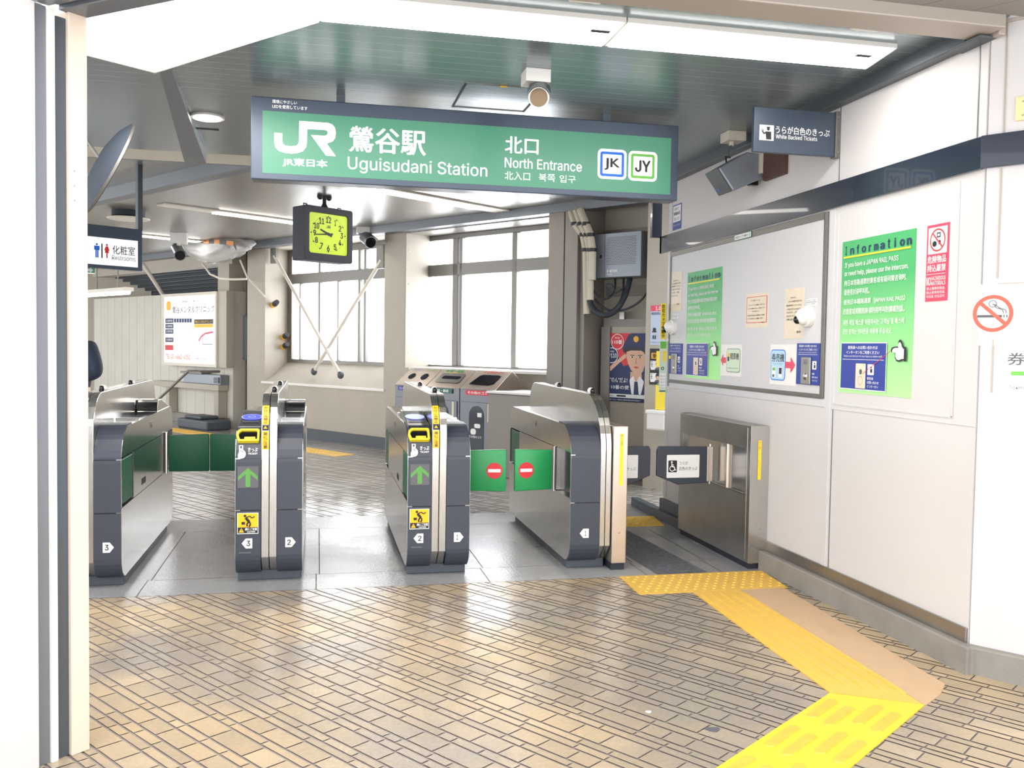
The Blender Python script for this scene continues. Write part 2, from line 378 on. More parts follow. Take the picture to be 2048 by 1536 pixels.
m = tiles(-1, 7, -2.6, 7.2, lambda x, y: -2.6 < x < 5.2 and .6 < y < 5.5, [(1, 5.398, True)], WD, LN)
ft = m.build('tile_paving', 'tile', slab); ft['label'] = 'tan stone-pattern tiles in front of the gates'
m = tiles(1, 21, -.5, 8.2, lambda x, y: 7.6 < y < 19 and -.26*y-1.2 < x < .42*y+.8, [(1, 7.69, False)], [.13, .06, .12, .10, .14, .06], [.13, .17, .22, .26], (.006, .006))
rt_ = m.build('tile_paving', 'tile2', slab); rt_['label'] = 'greyer stone-pattern tiles behind the gates'
gr = MB()
for (ya, yb), off in zip(((5.40, 5.76), (5.76, 7.2), (7.2, 7.69)), (0, .02, -.3)):
    xs = [-3.05, -2.02, -1.0, 0.0, 1.05, 2.08, 2.6, 3.6]
    for xa, xb in zip(xs, xs[1:]):
        gr.add([(xa+.003+off, ya+.003, 0), (xb-.003+off, ya+.003, 0), (xb-.003+off, yb-.003, 0), (xa+.003+off, yb-.003, 0)], [(0, 1, 2, 3)])
go = gr.build('granite_slab', 'gran', slab); go['label'] = 'polished grey granite slabs under the gates'
wr = MB().add([(2.15, 5.42, .0012), (2.5, 5.42, .0012), (2.42, 7.0, .0012), (2.1, 7.0, .0012)], [(0, 1, 2, 3)]).build('worn_slab', 'granr', slab)
cp = MB().prism([(2.51, 4.984), (2.80, 4.982), (2.70, 3.40), (2.60, 3.30), (2.455, 3.205)], 'z', -.003, .0035).build('cement_patch', 'concb', slab)
# tactile paving
def strip(name, m, poly, label, marks):
    mb = MB().prism(poly, 'z', 0, .005)
    for k in marks:
        if len(k) == 3: mb.tube([(k[0], k[1], .0045), (k[0], k[1], .0095)], [k[2], k[2]*.62], 9)
        else:
            a = Vector((k[0], k[1], 0)); b = Vector((k[2], k[3], 0)); d = (b-a).normalized(); n = Vector((-d.y, d.x, 0))*k[4]; e = d*k[4]*.8
            lo = [a+n*.2-e, a+n, b+n, b+n*.2+e, b-n*.2+e, b-n, a-n, a-n*.2-e]
            mb.add([(p.x, p.y, .0048) for p in lo]+[(p.x*.0+(p.x-(a.x+b.x)/2)*.94+(a.x+b.x)/2, (p.y-(a.y+b.y)/2)*.94+(a.y+b.y)/2, .0098) for p in lo],
                   [tuple(range(8, 16))]+[(i, (i+1) % 8, 8+(i+1) % 8, 8+i) for i in range(8)], 1)
    return tag(mb.build(name, [m, 'tactbar' if m == 'tactb' else m], bevel=0), label, 'tactile paving')
T = [(1.87, 4.985), (2.83, 4.985), (2.87, 5.398), (1.885, 5.398)]
dm = [(1.93+.062*i+(.031 if j % 2 else 0), 5.03+.055*j, .012) for i in range(15) for j in range(7)]
strip('tactile_strip', 'tact', T, 'yellow dotted tactile strip across the wide gate at the granite edge', dm)
bars = [(2.235+.065*i, 4.93, 2.17+.065*i+.02, 3.47-.035*i, .011) for i in range(5)]
strip('tactile_path', 'tact', [(2.205, 4.983), (2.505, 4.983), (2.45, 3.21), (2.14, 3.40)], 'long yellow tactile path with thin ridges leading to the wide gate', bars)
d = -VA.to_2d(); n = Vector((-d.y, d.x)); o0 = Vector((2.135, 3.392)); wv = Vector((2.452, 3.206))-o0
ov = []
for j in range(5):
    for i in range(4):
        c = o0 + wv*(.15+.235*i) + d*(.10+.36*j+(.06 if i % 2 else 0)); ov.append((c.x, c.y, c.x+d.x*.22, c.y+d.y*.22, .021))
q = [o0, o0+wv, o0+wv+d*1.9, o0+d*1.9]
strip('tactile_block', 'tactb', [tuple(p) for p in q], 'bright yellow tactile blocks with long ovals in the right foreground', ov)
dm = [(1.96+.062*i+(.031 if j % 2 else 0), 6.99+.055*j, .012) for i in range(14) for j in range(6)]
strip('tactile_strip', 'tactd', [(1.93, 6.95), (2.80, 6.93), (2.86, 7.33), (1.95, 7.35)], 'worn yellow dotted tactile strip at the inner end of the wide gate', dm)
a = W(-15.5, 7.05); b = W(-9.5, 7.05); a2 = W(-15.5, 7.38); b2 = W(-9.5, 7.38)
gb = [(*W(-15.4, 7.1+.075*i)[:2], *W(-9.6, 7.1+.075*i)[:2], .014) for i in range(4)]
strip('tactile_path', 'tactd', [a[:2], b[:2], b2[:2], a2[:2]], 'faded yellow tactile line on the floor below the windows', gb)
gb = [(*W(-17.4, 5.55+.075*i)[:2], *W(-13.2, 5.55+.075*i)[:2], .014) for i in range(4)]
strip('tactile_path', 'tactd', [W(-17.5, 5.5)[:2], W(-13.1, 5.5)[:2], W(-13.1, 5.85)[:2], W(-17.5, 5.85)[:2]], 'faded yellow tactile line glimpsed behind the left green flaps', gb)

# ------------------------------------------------------------------ ceilings and beams
cf = st(bx('ceiling', 'ceil', -3.2, 2.95, 3.45, 7.45, ZF, ZF+.05))
bx('soffit', 'creamp', -3.2, 2.95, 7.452, 7.86, ZF, ZF+.05, cf)
bx('fascia', 'beam', -3.2, 2.95, 7.862, 7.90, ZF, ZR+.02, cf)
sl = MB()
sl.box(-.88, -.68, 6.60, 6.63, ZF-.003, ZF-.0005); sl.build('slot_vent', 'darkv', cf)
cr_ = MB(); cr_.add([(-8, 7.9, ZR), (4.6, 7.9, ZR), (4.6, 21, ZR), (-8, 21, ZR), (-8, 7.9, ZR+.05), (4.6, 7.9, ZR+.05), (4.6, 21, ZR+.05), (-8, 21, ZR+.05)],
                   [(0, 3, 2, 1), (4, 5, 6, 7), (0, 1, 5, 4), (1, 2, 6, 5), (2, 3, 7, 6), (3, 0, 4, 7)])
st(cr_.build('ceiling', 'ceil2'))
st(bx('trim_1', 'beam', -16, -4.5, 4.26, 4.40, ZR-.12, ZR+.01, rz=WROT))
wg = MB().add([(-.83, 5.0, ZF-.001), (-.775, 5.0, ZF-.001), (-.86, 7.45, ZF-.085), (-1.02, 7.45, ZF-.085), (-.83, 5.0, ZF+.01), (-.775, 5.0, ZF+.01), (-.86, 7.45, ZF+.01), (-1.02, 7.45, ZF+.01)],
              [(0, 3, 2, 1), (4, 5, 6, 7), (0, 1, 5, 4), (1, 2, 6, 5), (2, 3, 7, 6), (3, 0, 4, 7)])
st(wg.build('trim_2', 'beam'))
tr = MB().box(2.86, 2.93, 3.62, 7.45, 2.856, ZF+.01).box(2.84, 2.93, 3.5, 3.72, 2.848, 2.86)
st(tr.build('trim_3', 'beamd', bevel=.004))
tb = MB().box(.2, 2.905, 3.42, 3.60, 2.865, 2.96).box(2.905, 2.94, 3.46, 3.6, 2.85, 2.93)
tbo = st(tb.build('trim_4', 'beamw', bevel=.006))
for x in (1.03, 2.36): bx('cover_plate', 'white', x, x+.14, 3.70, 3.745, ZF-.012, ZF, cf, bevel=.003)
st(bx('ceiling', 'ceil3', .2, 4.6, 1.5, 3.42, 2.92, 2.98))

# ------------------------------------------------------------------ walls on the right
wr_ = MB().box(2.93, 3.06, 3.55, 7.28, 0, 2.95)
wallr = st(wr_.build('wall_right', 'wall'))
pf = MB()
for ya, yb, za, zb in ((4.735, 4.79, .19, 2.28), (7.215, 7.28, .19, 2.95), (4.79, 7.215, 1.125, 1.17)):
    pf.box(2.924, 2.931, ya, yb, za, zb)
pf.box(2.926, 2.931, 3.55, 4.735, 1.118, 1.126)
pf.box(2.926, 2.931, 3.70, 3.712, 1.15, 2.26); pf.box(2.926, 2.931, 4.70, 4.708, 1.15, 2.26)
pf.box(2.926, 2.931, 3.70, 4.708, 1.15, 1.158)
st(pf.build('trim_9', 'wallgrey', bevel=.002))
fr = MB()
fr.box(2.918, 2.931, 4.805, 4.84, 1.175, 2.275).box(2.918, 2.931, 7.20, 7.225, 1.14, 2.275).box(2.918, 2.931, 4.84, 7.2, 1.175, 1.20).box(2.918, 2.931, 4.84, 7.2, 2.235, 2.275)
st(fr.build('trim_10', 'alu', bevel=.002))
st(bx('wall_panel', 'wallgrey', 2.925, 2.931, 4.84, 7.2, 1.2, 2.235))
up = MB()
for y in (3.6, 4.712): up.box(2.927, 2.931, y, y+.006, 2.43, 2.95)
up.box(2.927, 2.931, 4.705, 4.711, .19, 1.118); up.box(2.927, 2.931, 5.8, 5.806, 1.2, 2.235)
st(up.build('trim_11', 'beam'))
# outer right wall turned towards the street
WO = W(0, 4.442)
wallo = st(bx('wall_front_right', 'wall', -1.185, 1.6, 0, .12, 0, 2.95, loc=WO, rz=WROT))
js = MB().box(-1.128, -1.122, -.004, .001, 1.79, 2.28).box(-1.124, -1.118, -.004, .001, 2.43, 2.95).box(-1.135, -1.129, -.004, .001, 1.28, 1.52).box(-1.12, 1.6, -.004, .001, 1.765, 1.769).box(-1.185, 1.6, -.012, .001, 2.915, 2.93)
js.build('panel_seam', 'beamw', wallo)
bd = st(MB().box(2.908, 2.931, 3.545, 7.44, 2.285, 2.43).box(2.908, 2.931, 7.40, 7.44, 2.285, 2.43).build('trim_5', 'navy', bevel=.002))
st(bx('trim_6', 'navy', -1.207, 1.6, -.022, .002, 2.285, 2.43, loc=WO, rz=WROT, bevel=.002))
# concrete kerb and steel skirting
P0 = Vector((2.93, 3.545)); dr = -UA.to_2d(); nr = -VA.to_2d()
k1 = P0+nr*.05; e2 = k1+dr*2.6
kerb = [(2.875, 5.46), (2.875, 3.482), (k1.x+dr.x*.03, k1.y+dr.y*.03), tuple(e2), tuple(P0+dr*2.6), tuple(P0), (2.93, 5.46)]
st(MB().prism(kerb, 'z', -.01, .125).build('baseboard_right', 'conc', bevel=.008))
st(MB().box(2.917, 2.931, 3.55, 5.46, .125, .192).build('baseboard_right_steel', 'steelr', bevel=.002))
st(MB().box(2.86, 2.931, 6.62, 7.9, -.01, .075).box(2.90, 2.931, 6.62, 7.30, .075, .17).build('baseboard_gate', 'base', bevel=.004))

# ------------------------------------------------------------------ left pillar of the entrance: panel, shutter guide, rail
JO = (-.913, 3.264, 0); JR_ = math.radians(44)
wl = st(bx('wall_left', 'wall', -3, 0, 0, .25, 0, 2.56, loc=JO, rz=JR_, bevel=.003))
j = MB().box(0, .043, .012, .2, 0, 2.56)
j.build('guide_strip', 'beam', wl)
bx('guide_strip', 'white', .043, .067, 0, .2, 0, 2.555, wl, bevel=.002)
bx('shutter_guide', 'beamd', .067, .112, .014, .2, 0, 2.54, wl)
bx('jamb', 'jamb', .112, .178, -.004, .2, 0, 2.565, wl, bevel=.003)
bx('jamb', 'steelw', .150, .186, .205, .26, 0, 2.35, wl, bevel=.003)
for z in (1.93, 1.98, 2.03): MB().ball((.13, -.004, z), .003, .002, .003).build('screw', 'steelr', wl)
rl = MB().box(0, 2.6, 0, .05, 2.56, 2.64).box(0, 2.6, .052, .085, 2.575, 2.64).box(0, 2.6, .087, .18, 2.56, 2.64)
st(rl.build('trim_7', 'beam', loc=JO, rz=math.radians(-37.4), bevel=.003))
e = Vector((.794, -.607))*2.6
oc = st(MB().prism([(-.90, 3.25), (-.9+e.x, 3.25+e.y), (-.9+e.x-2.2, 3.25+e.y-.6), (-3.3, 1.0)], 'z', 2.585, 2.65).build('ceiling_porch', 'white'))
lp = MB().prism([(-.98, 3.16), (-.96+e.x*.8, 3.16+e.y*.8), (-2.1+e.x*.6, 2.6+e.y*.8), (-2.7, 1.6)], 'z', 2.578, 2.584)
lt = lp.build('light_panel', 'litw', oc)  # added glowing sheet: daylight on the white ceiling put into emission

# ------------------------------------------------------------------ window wall at the back (u-v frame)
def wb(name, m, *a, parent=None, bevel=0): return bx(name, m, *a, parent=parent, bevel=bevel, rz=WROT if parent is None else 0)
ww = MB()
ww.box(-13.45, -12.93, 8.15, 8.95, 0, ZR)              # wall strip left of the first window
ww.box(-12.93, -9.88, 8.15, 8.95, 0, .82)              # below first window
ww.box(-9.88, -9.45, 8.15, 8.95, 0, ZR)                # pier between the windows
ww.box(-9.45, -6.76, 8.15, 8.95, 0, 1.15)              # below second window
wall_b = st(ww.build('wall_back', 'cream', rz=WROT))
rv = MB()
for s0, s1, z0, z1, nx, nz in ((-13.4, -12.98, .4, 2.9, 2, 7), (-12.9, -9.92, .25, .72, 7, 2), (-9.84, -9.49, .3, 2.9, 2, 8), (-9.4, -6.85, .3, 1.05, 6, 2)):
    for i in range(nx):
        for k in range(nz): rv.ball((s0+(s1-s0)*i/(nx-1), 8.149, z0+(z1-z0)*k/(nz-1)), .012, .006, .012, n=6)
rv.build('rivet', 'steelr', wall_b)
cover = MB().box(-13.0, -9.86, 8.13, 8.16, .80, .835).build('sill_strip', 'white', wall_b, bevel=.004)
hb = MB().box(-22, -3.6, 7.98, 8.16, 3.0, ZR+.01); st(hb.build('trim_8', 'beam', rz=WROT))
st(MB().box(-13.4, -6.8, 8.10, 8.152, 0, .15).build('baseboard_back', 'base', rz=WROT))
# first window: sloped sill, reveals, frame, panes
w1 = st(empty('window_1', (0, 0, 0), WROT))
MB().add([(-12.93, 8.15, .83), (-9.88, 8.15, .83), (-9.88, 8.62, 1.17), (-12.93, 8.62, 1.17)], [(0, 1, 2, 3)]).build('sill', 'cream', w1)
bx('reveal', 'cream', -12.95, -12.92, 8.152, 8.66, .83, 3.02, w1); bx('reveal', 'cream', -9.89, -9.87, 8.152, 8.66, .83, 3.02, w1); bx('soffit', 'cream', -12.93, -9.88, 8.152, 8.66, 3.0, 3.03, w1)
fm = MB()
fm.box(-12.93, -9.88, 8.58, 8.66, 1.14, 1.2).box(-12.93, -9.88, 8.58, 8.66, 2.9, 3.0).box(-12.93, -9.88, 8.56, 8.66, 2.44, 2.6).box(-12.93, -12.8, 8.58, 8.66, 1.2, 2.9).box(-9.96, -9.88, 8.58, 8.66, 1.2, 2.9)
for s, wd, z1 in ((-11.0, .05, 2.9), (-10.86, .05, 2.9), (-12.02, .05, 2.9), (-12.55, .03, 2.44), (-11.53, .03, 2.44)): fm.box(s-wd/2, s+wd/2, 8.57, 8.65, 1.2, z1)
fm.build('window_frame', 'alu', w1, bevel=.004)
for a, b in ((-12.85, -12.02), (-12.02, -10.93), (-10.93, -9.92)):
    bx('pane', 'glass', a, b, 8.615, 8.62, 1.2, 2.44, w1); bx('pane', 'glass', a, b, 8.615, 8.62, 2.6, 2.9, w1)
# second window
w2 = st(empty('window_2', (0, 0, 0), WROT))
bx('sill', 'white', -9.3, -6.7, 8.10, 8.66, 1.13, 1.165, w2, bevel=.004)
bx('reveal', 'cream', -9.46, -9.43, 8.152, 8.66, 1.15, 3.02, w2); bx('soffit', 'ceil2', -9.45, -6.7, 8.152, 8.66, 2.985, 3.02, w2)
rv2 = MB()
for z in (1.35, 1.75, 1.9, 2.3, 2.75):
    for v in (8.2, 8.52): rv2.ball((-9.43, v, z), .006, .012, .012, n=6)
rv2.build('rivet', 'steelr', w2)
fm = MB().box(-9.44, -6.7, 8.58, 8.66, 1.15, 1.19).box(-9.44, -6.7, 8.58, 8.66, 2.92, 2.985).box(-9.44, -6.7, 8.56, 8.66, 2.42, 2.58)
for s, wd in ((-8.89, .1), (-8.78, .05), (-7.80, .085), (-7.02, .05)): fm.box(s-wd/2, s+wd/2, 8.56, 8.65, 1.19, 2.92)
fm.build('window_frame', 'alu', w2, bevel=.005)
for a, b in ((-9.42, -8.83), (-8.83, -7.8), (-7.8, -6.75)):
    bx('pane', 'glass', a, b, 8.615, 8.62, 1.19, 2.42, w2); bx('pane', 'glass', a, b, 8.615, 8.62, 2.58, 2.92, w2)
# posts and the recess with the electric cabinet, right of the windows
ps = MB().box(-6.76, -6.53, 8.0, 8.7, 0, ZR).box(-6.515, -6.33, 8.0, 8.7, 0, ZR).box(-6.33, -6.26, 8.05, 8.45, 0, ZR)
st(ps.build('wall_post', 'taupe', rz=WROT, bevel=.004))
rc = st(MB().box(-6.33, -4.4, 8.42, 8.6, 0, ZR).build('wall_recess', 'cream', rz=WROT))
MB().box(-6.2, -5.2, 8.36, 8.425, 2.62, 2.80).box(-6.2, -5.2, 8.38, 8.425, 2.05, 2.16).box(-6.2, -5.2, 8.34, 8.425, 1.70, 1.79).box(-6.2, -6.08, 8.30, 8.425, 0, 1.70).build('rail', 'taupe', rc)
bx('board', 'cream', -6.08, -5.3, 8.33, 8.425, .1, 1.70, rc)
for s in (-5.97, -5.5): bx('bracket', 'steelr', s, s+.07, 8.32, 8.36, 1.78, 1.87, rc, bevel=.004)
pl = st(MB().box(-5.36, -4.5, 7.95, 8.45, 0, ZR).build('wall_pilaster', 'cream', rz=WROT))
rv = MB()
for z in (.75, 1.05, 1.85, 2.15, 2.55, 2.8): rv.ball((-5.2, 7.949, z), .012, .006, .012, n=6)
rv.build('rivet', 'steelr', pl)
# left back wall: planks, header, dark opening, column
pw = st(MB().box(-23, -13.9, 8.15, 8.4, .0, 2.34).build('wall_back_left', 'plank', rz=WROT))
MB().box(-23, -13.9, 8.13, 8.4, 2.80, 3.0).box(-14.35, -13.98, 8.12, 8.5, 2.34, 2.81).build('header', 'cream', pw)
MB().box(-16.5, -14.0, 8.06, 8.16, .0, .16).box(-23, -16.5, 8.09, 8.16, .0, .12).build('base_strip', 'conc', pw)
lv = MB()
for i in range(7): lv.box(-23, -14.35, 8.5+.12*i, 8.56+.12*i, 2.78-.06*i, 2.84-.06*i)
lv.box(-23, -14.35, 9.3, 9.35, 2.2, 3.0); lv.build('louvre', 'darkv', pw)
cl = st(MB().box(-14.6, -13.3, 8.55, 8.75, 0, ZR).box(-14.2, -13.9, 8.39, 8.56, 0, ZR).build('wall_niche', 'taupe', rz=WROT))
MB().tube([(-13.55, 8.5, 1.9), (-13.55, 8.5, 2.5), (-13.6, 8.5, 2.8)], .035).build('conduit', 'pipe', cl)
st(bx('wall_far_back', 'cream', -9, -3.5, 20.6, 20.8, 0, ZR))

# ------------------------------------------------------------------ ticket gates
def body_profile():
    return [(.12, .055)]+arc(.12, .175, .12, .12, 270, 180, 7)[1:]+[(0, .74)]+arc(.21, .74, .21, .205, 180, 90, 9)[1:]+[(1.78, .955)]+arc(1.78, .83, .11, .125, 90, 0, 6)[1:]+[(1.89, .18)]+arc(1.79, .18, .10, .125, 0, -90, 6)[1:]
PB = body_profile()
def cover_strip(mb, x0, x1, z0, z1, ymax=.32, t=.008):
    """the dark moulding that wraps the rounded front of a half machine between two heights"""
    pts = [p for p in PB if p[0] <= ymax and not (p[1] < .06 and p[0] > .125)]
    pts = [(.12, .055)]+[p for p in pts if p != (.12, .055)]
    q = [(.12, .055)]
    for a, b in zip(pts, pts[1:]):
        n = 4
        for i in range(1, n+1): q.append((a[0]+(b[0]-a[0])*i/n, a[1]+(b[1]-a[1])*i/n))
    if z1 > .9: q.append((ymax, .946))
    r = []
    for i, p in enumerate(q):
        if i:
            a = q[i-1]
            for zz in sorted((z0, z1), reverse=p[1] < a[1]):
                if min(a[1], p[1]) < zz < max(a[1], p[1]): t = (zz-a[1])/(p[1]-a[1]); r.append((a[0]+(p[0]-a[0])*t, zz))
        if z0 <= p[1] <= z1: r.append(p)
    q = r; t = .008
    o = []
    for i, p in enumerate(q):
        a = Vector(q[max(i-1, 0)]); b = Vector(q[min(i+1, len(q)-1)]); d = (b-a).normalized(); o.append((p[0]-d.y*t, p[1]+d.x*t))
    n = len(q)
    for i in range(n-1): mb.prism([q[i], q[i+1], o[i+1], o[i]], 'x', x0, x1)
def plate(root, x, z, num, left):
    """white pointed lane number"""
    b = Board((0, 0, 0), 0, -.009); h = .03; wd = .026
    s = -1 if left else 1
    b.poly('whitep', [(x-s*wd, z-h), (x+s*wd*.45, z-h), (x+s*wd*1.35, z), (x+s*wd*.45, z+h), (x-s*wd, z+h)], 'number_plate')
    w_ = .005 if num == '1' else .011
    b.text('ink', num, x-s*.004-w_, x-s*.004+w_, z-.017, z+.017, .03, 'number_plate')
    b.finish(root)
def reader(root, xa, xb, glow):
    mb = MB().prism([(.10, .90), (.115, .945), (.50, 1.01), (.62, 1.01), (.66, .95), (.66, .90)], 'x', xa+.006, xb-.004)
    rd = mb.build('card_reader', 'blackg', root, bevel=.006)
    sl = math.atan2(.065, .385)
    T = Matrix.Translation(((xa+xb)/2, .33, .982+.0035)) @ Matrix.Rotation(sl, 4, 'X')
    mb = MB(); mb.T = T; n = 28
    for r0, r1, mi, z in ((0, .052, 0, 0), (.052, .058, 1, .0003), (.016, .022, 1, .0006)):
        A = [(r1*1.1*math.cos(2*PI*i/n), r1*1.25*math.sin(2*PI*i/n), z) for i in range(n)]
        if r0 == 0: mb.add(A, [tuple(range(n))], mi)
        else: mb.add(A+[(r0*1.1*math.cos(2*PI*i/n), r0*1.25*math.sin(2*PI*i/n), z) for i in range(n)], [(i, (i+1) % n, n+(i+1) % n, n+i) for i in range(n)], mi)
    mb.build('touch_pad', [glow, 'paleglow'], rd)
    mb = MB(); mb.T = T; mb.box(-.05, .05, -.13, -.115, 0, .002); mb.build('label', 'inkg', rd)
    # rollers and lid behind the pad
    MB().box(xa+.01, xb-.006, .665, .70, .95, .985).build('lid_edge', 'steel', root, bevel=.004); MB().box(xa+.01, xb-.006, .86, .90, .95, .975).build('lid_edge', 'steel', root, bevel=.004)
    # ticket slot with yellow rim on the rounded front
    T = Matrix.Translation(((xa+xb)/2-.004, .048, .888)) @ Matrix.Rotation(math.radians(-40), 4, 'X')
    mb = MB(); mb.T = T
    o = [(-.055, -.045), (.062, -.045), (.068, -.038), (.068, .035), (.060, .045), (-.045, .045), (-.062, .028), (-.068, 0)]
    i = [(p[0]*.80, p[1]*.70) for p in o]
    mb.ring([(p[0], p[1]) for p in o], i, 'y', -.022, .02); slot = mb.build('ticket_slot', 'yellow', root, bevel=.004)
    mb = MB(); mb.T = T; mb.prism(i, 'y', -.006, .02); mb.build('slot_mouth', 'lens', slot)
    mb = MB(); mb.T = T; mb.box(-.02, .044, -.02, .0, -.030, -.014); mb.build('ticket_chute', 'yellow', slot, bevel=.003)
    # pictures on the front: hand with ticket, arrow, caution sticker
    b = Board((0, 0, 0), 0, -.009); xm = (xa+xb)/2
    b2 = Board((0, 0, 0), 0, -.0085); x0 = xm-.04
    b2.rect('whitep', x0-.012, x0+.012, .80, .842, 'ticket_picture'); b2.rect('ink', x0-.003, x0+.003, .822, .838, 'ticket_picture')
    b2.poly('ink', [(x0-.008, .829), (x0+.008, .829), (x0, .840)], 'ticket_picture')
    b2.disc('whitep', x0+.006, .789, .021, part='ticket_picture', rz_=.026); b2.rect('whitep', x0-.018, x0+.004, .762, .79, 'ticket_picture')
    b2.rect('ink', x0-.002, x0+.001, .80, .815, 'ticket_picture'); b2.rect('ink', x0+.005, x0+.008, .797, .812, 'ticket_picture')
    b2.text('whitep', 'きっぷ', xm+.0, xm+.056, .803, .828, .02, 'ticket_picture'); b2.text('whitep', 'TICKET', xm+.0, xm+.056, .786, .797, .03, 'ticket_picture')
    b2.finish(root)
    b.rect('inkg', xm-.06, xm+.06, .585, .715, 'arrow_display')
    b.poly('arrowg', [(xm-.014, .592), (xm+.014, .592), (xm+.014, .668), (xm+.056, .63), (xm+.056, .655), (xm, .705), (xm-.056, .655), (xm-.056, .63), (xm-.014, .668)], 'arrow_display')
    z0 = .312; z1 = .432
    b.rect('whitep', xm-.061, xm+.061, z0-.004, z1+.003, 'caution_sticker'); b.rect('yellowd', xm-.058, xm+.058, z0+.036, z1, 'caution_sticker'); b.rect('ink', xm-.058, xm+.058, z0, z0+.036, 'caution_sticker')
    b.poly('yellowd', [(xm-.052, z0+.005), (xm-.022, z0+.005), (xm-.037, z0+.032)], 'caution_sticker'); b.text('ink', '!', xm-.0385, xm-.0355, z0+.009, z0+.024, .02, 'caution_sticker')
    b.text('whitep', '扉にご注意', xm-.016, xm+.054, z0+.016, z0+.033, .03, 'caution_sticker'); b.text('whitep', 'CAUTION', xm-.004, xm+.042, z0+.004, z0+.012, .03, 'caution_sticker')
    zc = z0+.075
    b.disc('ink', xm-.016, zc+.03, .008, part='caution_sticker')
    b.line('ink', [(xm-.012, zc+.018), (xm+.008, zc-.006)], .016, 'caution_sticker'); b.line('ink', [(xm-.014, zc+.018), (xm+.012, zc+.028), (xm+.024, zc+.016), (xm+.04, zc+.026)], .006, 'caution_sticker')
    b.line('ink', [(xm+.008, zc-.004), (xm-.006, zc-.02), (xm-.002, zc-.034)], .009, 'caution_sticker'); b.line('ink', [(xm+.008, zc-.004), (xm+.016, zc-.02), (xm+.008, zc-.036)], .009, 'caution_sticker')
    b.rect('ink', xm-.036, xm-.016, zc-.022, zc-.006, 'caution_sticker'); b.rect('inkg', xm-.05, xm+.02, .19, .20, 'number_plate')
    b.finish(root)
